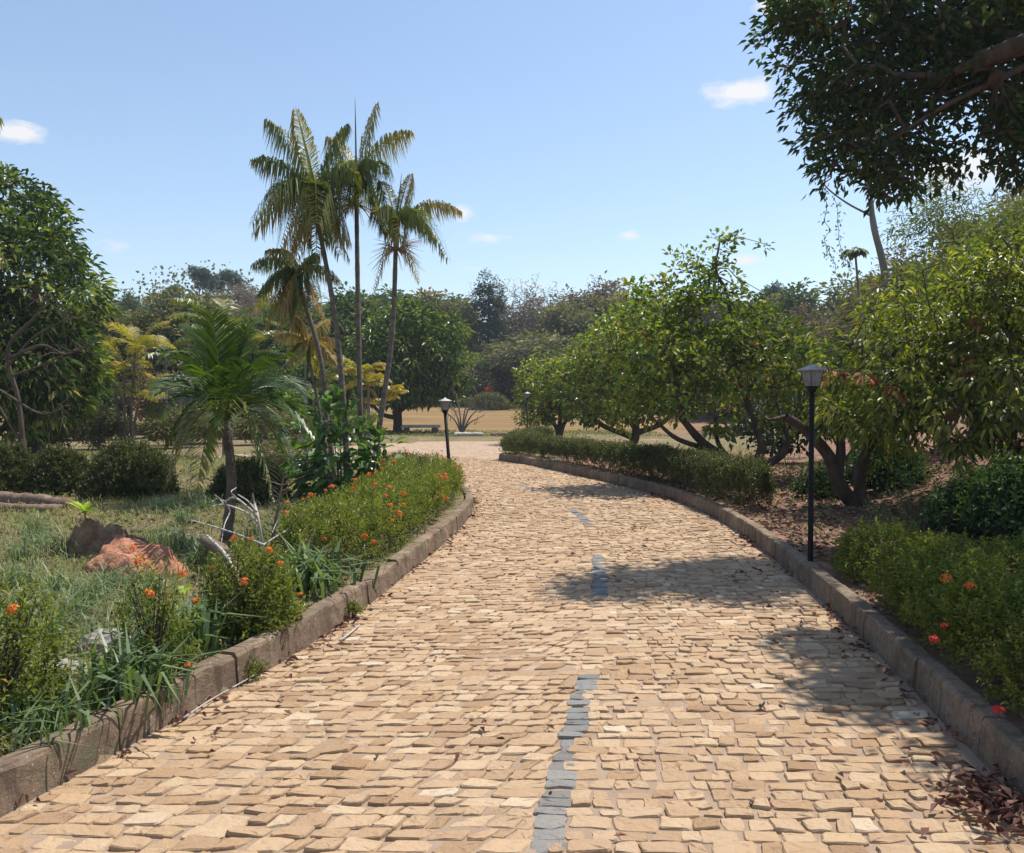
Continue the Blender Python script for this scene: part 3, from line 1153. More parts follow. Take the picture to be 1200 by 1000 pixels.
def hedge(name, label, spine, hw, h, n, mat, L=.035, Wd=.016, k=7, sl=.07, flowers=0, group=None, tb=(2, 2.5), up=.7, nst=40, cat='hedge', hi=False, fl=FLOW):
    sp = np.asarray(spine, float)
    Ls = np.concatenate([[0], np.cumsum(np.linalg.norm(np.diff(sp, axis=0), axis=1))])
    hw = np.broadcast_to(np.asarray(hw, float), (len(sp),))
    h = np.broadcast_to(np.asarray(h, float), (len(sp),))
    s = rng.random(n) * (Ls[-1]) * 1.0
    # denser where it is nearer
    px_ = np.interp(s, Ls, sp[:, 0]); py_ = np.interp(s, Ls, sp[:, 1])
    tx = np.interp(s + .1, Ls, sp[:, 0]) - np.interp(s - .1, Ls, sp[:, 0])
    ty = np.interp(s + .1, Ls, sp[:, 1]) - np.interp(s - .1, Ls, sp[:, 1])
    T = unit(np.stack([tx, ty], 1))
    R_ = np.stack([T[:, 1], -T[:, 0]], 1)
    w = np.interp(s, Ls, hw); hh = np.interp(s, Ls, h)
    endf = np.minimum(1, np.sqrt(np.clip(np.minimum(s, Ls[-1] - s) / .35, 0.02, 1)))
    a = rng.uniform(0, math.pi, n)
    ca, sa = np.cos(a), np.sin(a)
    e = .55
    cx_, cz_ = np.sign(ca) * np.abs(ca) ** e, np.abs(sa) ** e
    bumpy = 1 + .10 * lump(s, ca * 1.1, .32, 2) + .08 * lump(s, sa * 1.4, .13, 5) + rng.normal(0, .05, n)
    rad = np.where(rng.random(n) < .22, rng.random(n) ** .5, .78 + .22 * rng.random(n)) * bumpy
    cx_, cz_ = cx_ * rad * endf, cz_ * rad * (.55 + .45 * endf)
    X = px_ + R_[:, 0] * cx_ * w
    Y = py_ + R_[:, 1] * cx_ * w
    Z = terrain(X, Y) * 0 + .14 + cz_ * hh
    Nn = np.stack([R_[:, 0] * ca, R_[:, 1] * ca, sa], 1)
    P = np.stack([X, Y, Z], 1)
    keep = (Z - .14 > hh * .3) | (rng.random(n) < .55)
    P, Nn, px_, py_, w, rad = P[keep], Nn[keep], px_[keep], py_[keep], w[keep], rad[keep]
    n = len(P)
    c = np.array((sp[len(sp) // 2, 0], sp[len(sp) // 2, 1], .13))
    root = thing(name, label, cat, c, group)
    mb = MB()
    shoots(mb, P, Nn, k, sl, L, Wd, up, tb, hi=hi)
    mb.mi = 1
    for _ in range(nst):
        q_ = int(rng.integers(n))
        b_ = np.array((px_[q_] + rng.normal(0, .4) * w[q_], py_[q_] + rng.normal(0, .2) * w[q_], .1))
        e_ = P[q_]
        tube(mb, [b_, (b_ + e_) / 2 + rng.normal(0, .03, 3), e_], [.008, .006, .003], 4)
    mb.build('foliage', [mat, M['bark_dark']], root, c)
    if flowers:
        ok = np.where(rad > .98)[0]
        pick = rng.choice(ok, min(flowers, len(ok)), replace=False)
        add_flowers(root, P[pick] + Nn[pick] * sl * .7 + np.array((0, 0, sl * .7)), fl)
    return root


def offset_path(side, y0, y1, off, n=40):
    ss = np.linspace(s_of_y(y0), s_of_y(y1), n)
    e = edge_at(ss)
    p = e[:, :2] if side == 'L' else e[:, 2:]
    d = unit(np.gradient(p, axis=0))
    nr = np.stack([-d[:, 1], d[:, 0]], 1) * (1 if side == 'L' else -1)
    return p + nr * (off if np.isscalar(off) else np.asarray(off)[:, None])


# ================================================================== lamp posts
def lamp_post(label, foot, top, w, pole_r):
    foot = np.asarray(foot, float); top = np.asarray(top, float)
    root = thing('lamp_post', label, 'lamp post', foot, 'garden lamp posts along the road')
    ax = top - foot
    H = np.linalg.norm(ax)
    def at(h):
        return foot + ax * h / H
    hl = w * 1.32                                    # lantern height
    mb = MB()
    tube(mb, [at(-.1), at(.02), at(H - hl - .04)], [pole_r * 1.05, pole_r, pole_r * .95], 12, cap=True)
    mb.build('pole', M['metal'], root, foot, True)
    mb = MB()
    box(mb, at(.015), (pole_r * 5, pole_r * 5, .05), 0, .5, .9, bev=.01)
    mb.build('base', M['rock'], root, foot)
    rz = math.radians(20)
    c0 = at(H - hl - .03)
    mb = MB()                                        # collar under the lantern
    tube(mb, [c0 - (0, 0, .03), c0, c0 + (0, 0, .012), c0 + (0, 0, .02)], [pole_r * 1.3, w * .26, w * .33, w * .3], 12, cap=True)
    mb.build('collar', M['metal'], root, foot, True)
    wb, wt_ = w * .27, w * .43                        # half widths, bottom and top of the lantern
    zb, zt = .022, hl * .74
    ang = rz + math.pi / 4 + np.arange(4) * math.pi / 2
    cb = np.stack([np.cos(ang) * wb * 1.414, np.sin(ang) * wb * 1.414, np.full(4, zb)], 1) + c0
    ct = np.stack([np.cos(ang) * wt_ * 1.414, np.sin(ang) * wt_ * 1.414, np.full(4, zt)], 1) + c0
    for a in range(4):                               # four panes
        mb = MB()
        b_ = (a + 1) % 4
        q = np.array([cb[a], cb[b_], ct[b_], ct[a]])
        cq = q.mean(0)
        q = cq + (q - cq) * .97
        inn = q + (c0 + (0, 0, (zb + zt) / 2) - cq) * .05
        V = np.concatenate([q, inn])
        mb.add(V, None, [[0, 1, 2, 3], [7, 6, 5, 4], [0, 4, 5, 1], [1, 5, 6, 2], [2, 6, 7, 3], [3, 7, 4, 0]])
        mb.build('pane', M['pane'], root, foot)
    mb = MB()                                        # frame bars
    fr = w * .02
    for a in range(4):
        b_ = (a + 1) % 4
        tube(mb, [cb[a], ct[a]], fr, 5, cap=True)
        tube(mb, [cb[a], cb[b_]], fr, 5, cap=True)
        tube(mb, [ct[a], ct[b_]], fr, 5, cap=True)
    mb.build('frame', M['metal'], root, foot)
    mb = MB()                                        # overhanging pyramid roof
    levels = [(w * .53, zt + .0), (w * .55, zt + .012), (w * .30, hl * .9), (w * .09, hl * .985), (w * .08, hl), (w * .02, hl * 1.05)]
    V = np.concatenate([np.stack([np.cos(ang) * r * 1.414, np.sin(ang) * r * 1.414, np.full(4, z)], 1) + c0 for r, z in levels])
    F4 = [[l * 4 + a, l * 4 + (a + 1) % 4, (l + 1) * 4 + (a + 1) % 4, (l + 1) * 4 + a] for l in range(5) for a in range(4)] + [[3, 2, 1, 0], [20, 21, 22, 23]]
    mb.add(V, None, F4)
    mb.build('roof', M['tin'], root, foot)
    return root


lamp_post('tall black lamp post with grey lantern beside the shaded kerb and near hedge', (2.74, 7.8, .13), (2.74, 7.8, 2.02), .168, .025)
lamp_post('short leaning black lamp post with white lantern standing in the orange-flowered hedge', (-.98, 13.8, .13), (-1.10, 13.8, 1.74), .165, .028)
lamp_post('small distant black lamp post at the end of the clipped hedge by the junction', (.56, 31.5, .1), (.56, 31.5, 2.04), .18, .028)

# ================================================================== the tall slender palm clump
ACG = 'tall slender palms growing in one clump'
def tall_palm(label, trunk, crown, Y, tips, r0=.055, r1=.035, Lm=.5, tint=(.15, .62), fruit=True, spear=None, dead=0, brown=()):
    pts = [P3(px, py, y) for px, py, y in trunk]
    org = pts[0].copy(); org[2] = gz(org[0], org[1])
    pts[0][2] = org[2] - .05
    root = thing('tall_palm', label, 'palm tree', org, ACG)
    cc_ = P3(crown[0], crown[1], Y)
    palm_trunk(root, org, pts + [cc_ + (0, 0, -.25)], r0, r1)
    mb = MB()                                         # green crownshaft
    tube(mb, [cc_ + (0, 0, -.42), cc_ + (0, 0, -.2), cc_ + (0, 0, .1)], [r1 * 1.25, r1 * 1.4, r1 * .7], 8, .45)
    mb.build('crownshaft', M['acai'], root, org, True)
    tips = list(tips) + [(crown[0] + rng.normal(0, 32), crown[1] + rng.uniform(-5, 75), rng.uniform(-1, 1), .5) for _ in range(1)]
    for k, tp in enumerate(tips):
        e = P3(tp[0], tp[1], Y + (tp[2] if len(tp) > 2 else rng.uniform(-.7, .7)))
        lf = tp[3] if len(tp) > 3 else .32
        tn = tint if rng.random() > .3 else (tint[0] + .22, min(tint[1] + .25, 1))
        mb = MB()
        frond(mb, cc_ + rng.normal(0, .015, 3), e, lf, 66, Lm * rng.uniform(.9, 1.2), .024, 'hang', .1, tn)
        mb.build('frond', M['acai'], root, org)
    for k in range(dead):
        mb = MB()
        a = rng.random() * 6.28
        e = cc_ + np.array((.5 * math.cos(a), .5 * math.sin(a), -.85 - .3 * rng.random()))
        frond(mb, cc_ + (0, 0, -.15), e, .35, 30, Lm * .7, .02, 'hang', .15, (.8, 1))
        mb.build('dead_frond', M['acai'], root, org)
    for bx, by, dy, t0_ in brown:
        mb = MB()
        frond(mb, cc_ + (0, 0, -.1), P3(bx, by, Y + dy), .55, 40, Lm * .95, .028, 'hang', .2, (t0_, t0_ + .25))
        mb.build('dead_frond', M['acai'], root, org)
    if spear:
        mb = MB()
        e = P3(spear[0], spear[1], Y)
        tube(mb, [cc_, cc_ * .4 + e * .6, e], [.018, .012, .002], 5, .45)
        mb.build('spear_leaf', M['acai'], root, org)
    if fruit:                                         # spent fruit stalks like a bristly broom under the crown
        mb = MB()
        for k in range(70):
            a = rng.random() * 6.28
            r_ = rng.uniform(.25, .48)
            b_ = cc_ + np.array((math.cos(a) * .03, math.sin(a) * .03, -.42))
            e = b_ + np.array((math.cos(a) * r_, math.sin(a) * r_, rng.uniform(-.35, .18)))
            tube(mb, [b_, (b_ + e) / 2 + (0, 0, .04), e], [.007, .005, .002], 3, rng.random())
        mb.build('fruit_stalk', M['fibre'], root, org)
    return root


tall_palm('tallest palm of the clump, with the broadest and shaggiest crown',
          [(408, 590, 13.6), (403, 480, 13.6), (393, 370, 13.6)], (372, 232), 13.6,
          [(318, 146, .3, .28), (350, 134, -.5, .1), (300, 190, -.2, .35), (298, 262, .5, .5), (408, 152, .2, .35), (418, 205, -.4, .4), (330, 290, -.6, .6), (390, 285, .8, .6), (372, 262, -1.1, .6), (410, 250, 1.0, .5), (345, 215, .9, .4), (400, 300, -.5, .7), (318, 230, -.8, .45)],
          spear=(349, 128), dead=4, Lm=.66, brown=[(300, 275, .2, .6), (340, 300, -.4, .66), (410, 285, .3, .6)])
tall_palm('upright palm of the clump with a straight bare trunk and a spear leaf pointing up',
          [(424, 592, 14.1), (422, 470, 14.1), (420, 340, 14.1)], (419, 212), 14.1,
          [(443, 126, .2, .16), (482, 158, -.3, .32), (458, 205, -.6, .5), (388, 165, .4, .3), (384, 225, -.3, .5), (405, 245, .7, .5), (448, 235, .6, .55), (425, 240, -.9, .5), (398, 200, -.8, .4)],
          spear=(418, 118), Lm=.54, r0=.05)
tall_palm('leaning palm of the clump with one long frond arching out over the road side',
          [(432, 578, 13.5), (446, 490, 13.5), (460, 390, 13.5)], (465, 262), 13.5,
          [(540, 250, .1, .42), (482, 207, .3, .2), (512, 284, -.3, .5), (448, 215, .4, .3), (440, 250, -.4, .5), (470, 285, -.7, .5), (500, 262, .7, .4), (450, 275, .5, .5)],
          Lm=.46, r0=.05, dead=2, spear=(472, 205), tint=(.2, .7))
tall_palm('lower palm of the clump with dark shaggy drooping fronds over the young palm',
          [(396, 588, 14.5), (384, 500, 14.5), (376, 420, 14.5)], (352, 318), 14.5,
          [(298, 312, .3, .35), (305, 345, -.4, .4), (322, 360, .5, .5), (372, 300, .2, .3), (398, 330, -.5, .3), (375, 350, .6, .4), (340, 372, -.2, .6), (315, 295, -.6, .35), (358, 365, -.6, .5)],
          Lm=.42, r0=.05, tint=(.05, .5), dead=3, brown=[(312, 385, .2, .7), (338, 405, -.2, .8), (300, 362, .4, .62), (322, 398, -.5, .75)])
tall_palm('thin short palm of the clump with a yellowing crown hidden among the other trunks',
          [(388, 586, 14.9), (374, 480, 14.9)], (362, 402), 14.9,
          [(325, 395, .3, .3), (395, 400, .2, .3), (345, 372, -.4, .2), (385, 375, .4, .2), (370, 440, .5, .5), (340, 425, -.3, .5), (398, 430, -.3, .4)],
          Lm=.35, r0=.035, r1=.025, tint=(.55, .9), fruit=False)

# broad-leaved climber at the foot of the clump
def broad_shrub(name, label, c, r, n, L, Wd, mat, group=None, cat='shrub', drp=.35):
    c = np.array(c, float)
    root = thing(name, label, cat, c, group)
    P, Nn = bush_points(c, r, n, .5, 0, .12)
    mb = MB()
    D = Nn * .8 + rng.normal(0, .35, P.shape) + np.array((0, 0, -.15))
    leaves(mb, P, D, Nn * .6 + np.array((0, 0, .7)), L * rng.uniform(.6, 1.15, n), Wd * rng.uniform(.7, 1.1, n), rng.beta(2, 2, n), .22, drp, True)
    mb.build('foliage', mat, root, c)
    mb = MB()
    for k in range(16):
        e = P[rng.integers(n)]
        b_ = c + np.array((rng.normal(0, .12), rng.normal(0, .12), -.05))
        tube(mb, [b_, (b_ * .6 + e * .4) + (0, 0, .15), e], [.018, .012, .005], 5)
    mb.build('stem', M['bark_grey'], root, c, True)
    return root


broad_shrub('broadleaf_shrub', 'large-leaved green climber wrapped round the feet of the tall palms', (PX(400, 13.7), 13.5, gz(-2.7, 13.5)), (.6, .5, 1.65), 330, .32, .14, M['broad'])
broad_shrub('broadleaf_shrub', 'bright large-leaved plant on the road side of the palm clump', (PX(445, 13.3), 13.2, gz(-2, 13.2)), (.42, .4, 1.2), 190, .28, .115, M['broad'])
broad_shrub('broadleaf_shrub', 'dark large-leaved sapling on a thin stem behind the young palm', (PX(365, 17), 17., gz(-4, 17)), (.7, .6, 1.9), 150, .33, .15, M['broad'])

# ================================================================== the young stiff-leaved palm
def young_palm(label, foot, crown, tips, r0, r1, Lm, wid, mat, style='stiff', n=44, tint=(.05, .55), name='young_palm', group=None, extra=None, old=()):
    org = np.array((foot[0], foot[1], gz(foot[0], foot[1])))
    root = thing(name, label, 'palm tree', org, group)
    cc_ = np.asarray(crown, float)
    mid = (org + cc_) / 2 + np.array((rng.normal(0, .03), 0, 0))
    palm_trunk(root, org, [org - (0, 0, .05), mid, cc_], r0, r1)
    for e, lf in tips:
        mb = MB()
        tn = (tint[0] + rng.uniform(-.05, .1), tint[1] + rng.uniform(-.1, .12))
        frond(mb, cc_ + rng.normal(0, .02, 3), e, lf, n, Lm * rng.uniform(.85, 1.1), wid, style, .16, tn)
        mb.build('frond', mat, root, org)
    for e, lf in old:
        mb = MB()
        frond(mb, cc_ + rng.normal(0, .02, 3), e, lf, n, Lm * .9, wid, style, .16, (.55, .85))
        mb.build('frond', mat, root, org)
    return root


Yp = 8.9
T = lambda px, py, dy, lf: (P3(px, py, Yp + dy), lf)
young_palm('young feather palm with a brown trunk and stiff green fronds on the dry lawn', (PX(262, Yp), Yp), P3(264, 492, Yp),
           [T(184, 462, .1, .5), T(364, 510, -.1, .55), T(250, 370, .1, .12), T(290, 384, .3, .15), T(338, 420, -.2, .38), T(200, 420, -.3, .4), T(225, 384, .6, .25),
            T(192, 525, .3, .8), T(338, 545, .4, .8), T(308, 440, -.8, .5), T(232, 450, -.9, .5), T(186, 492, .8, .6), T(350, 470, .7, .55), T(262, 500, -1.2, .5)],
           .062, .045, .4, .026, M['palm'], n=50, old=[T(200, 560, -.1, .9), T(320, 585, -.2, .95), T(230, 572, -.5, .9)])

# yellowing multi-stemmed palm behind, and others further back
def clump_palm(label, c, stems, tint, mat, Lm=.5, ln=1.2, style='soft', group=None, name='cane_palm'):
    org = np.array((c[0], c[1], gz(c[0], c[1])))
    root = thing(name, label, 'palm tree', org, group)
    for dx, dy, h in stems:
        top = org + np.array((dx * 1.6, dy * 1.6, h))
        palm_trunk(root, org, [org + (dx * .6, dy * .6, -.05), (org + (dx, dy, h * .5)), top], .05, .035, M['bark_grey'])
        for k in range(7):
            a = k * 2.4 + rng.random()
            up = rng.uniform(-.25, .75)
            e = top + np.array((math.cos(a) * ln * (1 - .35 * abs(up)), math.sin(a) * ln * (1 - .35 * abs(up)), ln * up))
            mb = MB()
            frond(mb, top, e, .3, 30, Lm, .045, style, .2, (tint[0] + rng.uniform(-.15, .15), tint[1] + rng.uniform(-.15, .15)))
            mb.build('frond', mat, root, org)
    return root


clump_palm('yellow-orange cane palm with several thin trunks behind the clipped round shrubs', (PX(146, 27), 27.), [(0, 0, 2.7), (.2, .1, 3.2), (-.25, .1, 2.2), (.35, -.1, 1.6)], (.25, .8), M['yellow_palm'], .5, 1.25)
clump_palm('green and yellow palm rising directly behind the young palm', (PX(262, 24), 24.), [(0, 0, 3.5), (.25, .1, 2.8)], (.35, .85), M['palm'], .55, 1.7)
clump_palm('small orange-leaved palm between the tall palm trunks and the mango tree', (PX(432, 22), 22.), [(0, 0, 1.9), (.2, .2, 1.4), (-.15, .1, 2.2)], (.35, .9), M['yellow_palm'], .35, .75)
clump_palm('slim palm with pale dead fronds between the young palm and the tall clump', (PX(358, 26), 26.), [(0, 0, 2.6), (.15, .1, 1.7)], (.4, .9), M['palm'], .45, 1.0)
clump_palm('grey-green palm with arching fronds beside the yellow cane palm', (PX(195, 30), 30.), [(0, 0, 3.1), (.2, .1, 1.9)], (.3, .8), M['palm'], .5, 1.3)

# palm at the very edge, only its fronds reach in
org = np.array((-6.6, 9.6, .12))
root = thing('coconut_palm', 'palm cut off by the picture edge, one frond hanging before the big mango tree', 'palm tree', org)
cc_ = np.array((-6.75, 9.6, 4.0))
palm_trunk(root, org, [org, org + (-.1, 0, 2), cc_], .11, .08)
for e, lf in [((-5.63, 9.5, 3.2), .45), ((-5.9, 9.9, 4.9), .3), ((-7.9, 9.2, 3.6), .5), ((-7.4, 10.3, 4.9), .3), ((-6.5, 8.6, 4.3), .4), ((-6.9, 10.8, 3.8), .4)]:
    mb = MB()
    frond(mb, cc_, e, lf, 46, .5, .03, 'hang', .15, (.2, .75))
    mb.build('frond', M['acai'], root, org)

# ================================================================== trees
def YG(py, z=.13):
    return 1000 * (CAM_H - z) / (py - 471)


# big mango at the edge of the picture
b = (-12.6, 22.5, gz(-12.6, 22.5))
tree('mango_tree', 'big dense mango tree with glossy green leaves behind the clipped round shrubs', b,
     [([b, (-12.7, 22.4, 1.3), (-12.9, 22.3, 2.6)], .28, .2), ([(-12.9, 22.3, 2.2), (-12.2, 21.6, 3.6), (-11.7, 21.3, 5)], .16, .06), ([(-12.9, 22.3, 2.5), (-13.6, 22.5, 4.2), (-13.8, 22.4, 6)], .18, .07)],
     [((-13.6, 22.5, 5.7), (2.0, 2.0, 2.0)), ((-12.3, 21.9, 4.3), (1.7, 1.8, 1.7)), ((-12.3, 21.8, 2.6), (1.7, 1.6, 1.6)), ((-11.9, 21.8, 2.6), (1.25, 1.3, 1.3)), ((-14.2, 21.6, 3.2), (1.8, 1.6, 2.2)), ((-13.0, 21.5, 1.6), (1.9, 1.4, 1.0))],
     1150, 18, (.27, .095), M['mango'], M['bark_dark'], .34, .16, hi=False, droop_w=.3, droop=.3, tb=(1.8, 2.0), clump_var=.6, flat=.9)
# its bare grey limbs in front
b = np.array((-11.2, 19.6, gz(-11.2, 19.6)))
root = thing('bare_tree', 'leafless grey tree with long bare limbs in front of the mango tree', 'tree', b)
mb = MB()
for pts, r0, r1 in [([b, P3(22, 470, 19.6), P3(10, 410, 19.4), P3(45, 370, 19.2), P3(58, 343, 19.)], .07, .02), ([P3(12, 420, 19.4), P3(50, 405, 19.), P3(80, 415, 18.8), P3(118, 398, 18.6)], .04, .012),
                    ([P3(10, 430, 19.4), P3(40, 396, 19.3), P3(75, 377, 19.2), P3(85, 370, 19)], .03, .01), ([P3(16, 440, 19.5), P3(50, 428, 19.3), P3(100, 405, 19)], .03, .01),
                    ([b + (0, 0, .4), P3(-10, 455, 19.4), P3(40, 482, 19), P3(60, 484, 18.8), P3(76, 476, 18.7)], .03, .014)]:
    tube(mb, catmull(np.array(pts), 6), np.linspace(r0, r1, 6 * (len(pts) - 1) + 1), 6)
    for k in range(9):
        q_ = np.array(pts[-2]) * (1 - k / 9) + np.array(pts[-1]) * k / 9
        e = q_ + rng.normal(0, .35, 3)
        tube(mb, [q_, (q_ + e) / 2 + rng.normal(0, .04, 3), e], [.01, .007, .003], 4)
mb.build('trunk', M['bark_dark'], root, b, True)

# mango in the middle distance
b = np.array((PX(466, 42), 42., gz(PX(466, 42), 42)))
tree('round_mango_tree', 'round-crowned mango tree with a forked trunk standing by the log bench', b,
     [([b, b + (0, 0, .7), b + (-.05, 0, 1.5), b + (.1, 0, 2.6)], .26, .16), ([b + (0, 0, 1.0), b + (.75, 0, 1.6), b + (1.5, -.2, 2.6)], .15, .07), ([b + (0, 0, .7), b + (-.9, 0, 1.0), b + (-1.9, 0, 2.3)], .13, .06)],
     [((-5.1, 42, 3.9), (2.5, 2.4, 2.6)), ((-3.3, 42, 4.0), (1.5, 1.8, 1.9)), ((-6.6, 42, 3.6), (1.7, 1.8, 1.9)), ((-3.4, 41.6, 2.6), (1.3, 1.3, 1.1)), ((-5.6, 41, 2.6), (1.8, 1.3, 1.0)), ((-4.8, 42, 5.4), (1.4, 1.5, 1.3))],
     900, 15, (.28, .11), M['mango'], M['bark_dark'], .36, .25, droop_w=.3, droop=.25, clump_var=.35, tb=(2, 2.2))

# the big cashew
b = np.array((4.4, 16.3, gz(4.4, 16.3) - .03))
Yc = 16.3
tree('cashew_tree', 'broad cashew tree with low forking dark limbs and a thin upright top behind the hedge', b,
     [([b, P3(860, 545, Yc), P3(825, 520, 16.1), P3(800, 492, 16)], .13, .06), ([P3(835, 528, Yc), P3(795, 515, 16), P3(770, 495, 15.8)], .06, .03),
      ([b, P3(885, 545, 16.2), P3(893, 525, 16.1), P3(888, 505, 16.2)], .12, .06), ([P3(888, 548, 16.2), P3(915, 535, 16), P3(923, 515, 15.9), P3(915, 490, 16)], .09, .04),
      ([P3(862, 545, Yc), P3(842, 520, 16.6), P3(838, 490, 16.8)], .06, .03), ([P3(800, 492, 16), P3(793, 450, 16.2), P3(787, 420, 16.5)], .055, .03),
      ([P3(888, 505, 16.2), P3(862, 430, 16.5), P3(852, 350, 16.5), P3(838, 318, 16.5), P3(842, 285, 16.5)], .055, .016)],
     [((3.0, 16.4, 3.0), (1.35, 1.4, 1.05)), ((2.75, 16.2, 1.9), (1.15, 1.2, .8)), ((4.3, 16.6, 2.5), (1.5, 1.6, 1.2)), ((5.3, 16.2, 2.0), (1.0, 1.2, 1.0)), ((3.1, 16.5, 3.7), (.9, .9, .55)), ((4.8, 16.8, 3.0), (.9, 1., .7)), ((4.2, 16.3, 1.2), (.8, .7, .35))],
     400, 17, (.145, .095), M['cashew'], M['bark_dark'], .23, .4, droop_w=.0, out_w=.5, flat=.8, tb=(2, 2), clump_var=.35)
# its loose upper sprays belong to the same crown: a second crown part
root = [o for o in C.objects if o.name == 'cashew_tree'][0]
att, _ = sample_lobes([(P3(832, 322, 16.5), (.55, .5, .6)), (P3(850, 280, 16.5), (.35, .35, .3)), (P3(800, 300, 16.5), (.3, .3, .3)), (P3(870, 345, 16.5), (.45, .4, .3)), (P3(885, 285, 16.5), (.25, .3, .12)), (P3(820, 350, 16.4), (.5, .5, .3))], 62, .5)
net, N_, ch = branch_net([([P3(852, 350, 16.5), P3(838, 318, 16.5), P3(842, 285, 16.5)], .016, .008)], att, .006)
net.build('branch', M['bark_dark'], root, b, True)
mb = MB()
leaf_clusters(mb, att, 13, .17, .125, .08, np.array(P3(840, 340, 16.5)), droop_w=0, flat=.8, tb=(2, 2))
mb.build('upper_crown', M['cashew'], root, b)

b = np.array((PX(738, 27), 27., gz(3.7, 27)))
tree('cashew_tree', 'middle cashew tree with sprawling low limbs over the far hedge', b,
     [([b, b + (.2, 0, .5), b + (.1, 0, 1.3)], .15, .1), ([b + (.1, 0, .4), b + (-.9, 0, .8), b + (-1.6, 0, 1.5)], .1, .05), ([b + (.1, 0, .5), b + (1.1, 0, .9), b + (1.8, 0, 1.9)], .1, .05)],
     [((3.6, 27, 3.2), (1.7, 1.7, 1.5)), ((2.5, 27, 2.2), (1.2, 1.3, 1.1)), ((4.6, 27, 2.3), (1.0, 1.2, .9)), ((3.6, 26.4, 1.6), (1.9, 1.2, .8))],
     430, 14, (.17, .11), M['cashew'], M['bark_dark'], .27, .3, droop_w=.05, flat=.8, tb=(2.2, 2), clump_var=.35)
b = np.array((PX(655, 33.5), 33.5, gz(1.9, 33.5)))
tree('cashew_tree', 'smallest cashew tree with yellow-green leaves behind the distant lamp post', b,
     [([b, b + (-.1, 0, .5), b + (-.6, 0, 1.1)], .13, .06), ([b, b + (.3, 0, .8), b + (1.1, 0, 1.1), b + (1.5, 0, .7)], .1, .04), ([b + (0, 0, .3), b + (.1, 0, 1.5)], .09, .05)],
     [((1.6, 33.5, 2.3), (1.5, 1.4, 1.35)), ((.9, 33.3, 1.4), (.9, 1., .8)), ((2.7, 33.5, 2.6), (1.1, 1.2, 1.0)), ((2.6, 33.2, 1.5), (1.0, 1, .6))],
     380, 14, (.18, .115), M['cashew'], M['bark_dark'], .27, .3, droop_w=.05, flat=.8, tb=(3, 2), clump_var=.35)

# the drooping-leaved tree by the near lamp
b = np.array((5.02, 12.3, gz(5.02, 12.3) - .04))
Yt = 12.3
tree('leaning_mango_tree', 'mango tree with long drooping yellow-green leaves, one limb leaning behind the near lamp post', b,
     [([b, P3(985, 570, 12.2), P3(972, 535, 12.1), P3(945, 505, 12), P3(920, 488, 11.9)], .12, .06), ([P3(920, 488, 11.9), P3(900, 492, 11.8), P3(888, 480, 11.7)], .03, .012),
      ([b + (.1, 0, 0), P3(1010, 580, 12.3), P3(1010, 545, 12.3), P3(1040, 480, 12.2), P3(1075, 420, 12)], .11, .05), ([P3(985, 560, 12.2), P3(987, 520, 12.2), P3(980, 480, 12.2)], .05, .03),
      ([P3(1040, 480, 12.2), P3(1010, 420, 12.), P3(985, 400, 11.8)], .04, .02), ([P3(1040, 480, 12.2), P3(1120, 430, 11.8), P3(1180, 390, 11.5)], .05, .02)],
     [((5.3, 11.8, 2.15), (1.2, 1.2, 1.0)), ((6.1, 11.8, 2.9), (1.2, 1.3, .9)), ((4.75, 11.5, 1.6), (.75, .8, .55)), ((6.6, 11.2, 2.1), (1.2, 1.2, 1.2)), ((7.4, 11.5, 3.1), (1.2, 1.2, 1.0)), ((5.2, 12, 1.35), (.8, .7, .5)), ((6.7, 11, 3.4), (.8, .8, .5)), ((6.7, 10.0, 1.7), (.9, .8, .8)), ((5.9, 10.6, 1.5), (.8, .7, .7))],
     760, 16, (.135, .046), M['mango_right'], M['bark_dark'], .21, .3, hi=True, droop_w=.5, droop=.3, out_w=.5, tb=(2, 1.8), clump_var=.5, flat=.6)
# rusty dead sprays in it
root = [o for o in C.objects if o.name == 'leaning_mango_tree'][0]
rust = leaf_mat('rusty_leaf', [(.12, .03, .02), (.25, .07, .04), (.4, .17, .1)], None, .6, .3)
for q_ in [P3(1050, 455, 10.9), P3(1130, 430, 10.6), P3(1112, 478, 10.6), P3(1010, 440, 11), P3(980, 437, 11), P3(1150, 375, 10.8)]:
    mb = MB()
    leaf_clusters(mb, np.array([q_]), 14, .12, .15, .045, np.array((6, 12, 2.)), droop_w=.8, tb=(2, 2), hi=True)
    mb.build('dead_leaf_spray', rust, root, b)

# the dark overhanging tree: its trunk is beyond the picture edge
b = np.array((9.3, 11.2, gz(9.3, 11.2)))
KS = .87
b = np.array((9.3 * KS, 11.2 * KS, gz(9.3 * KS, 11.2 * KS)))


def ks(p):
    return (p[0] * KS, p[1] * KS, CAM_H + (p[2] - CAM_H) * KS)


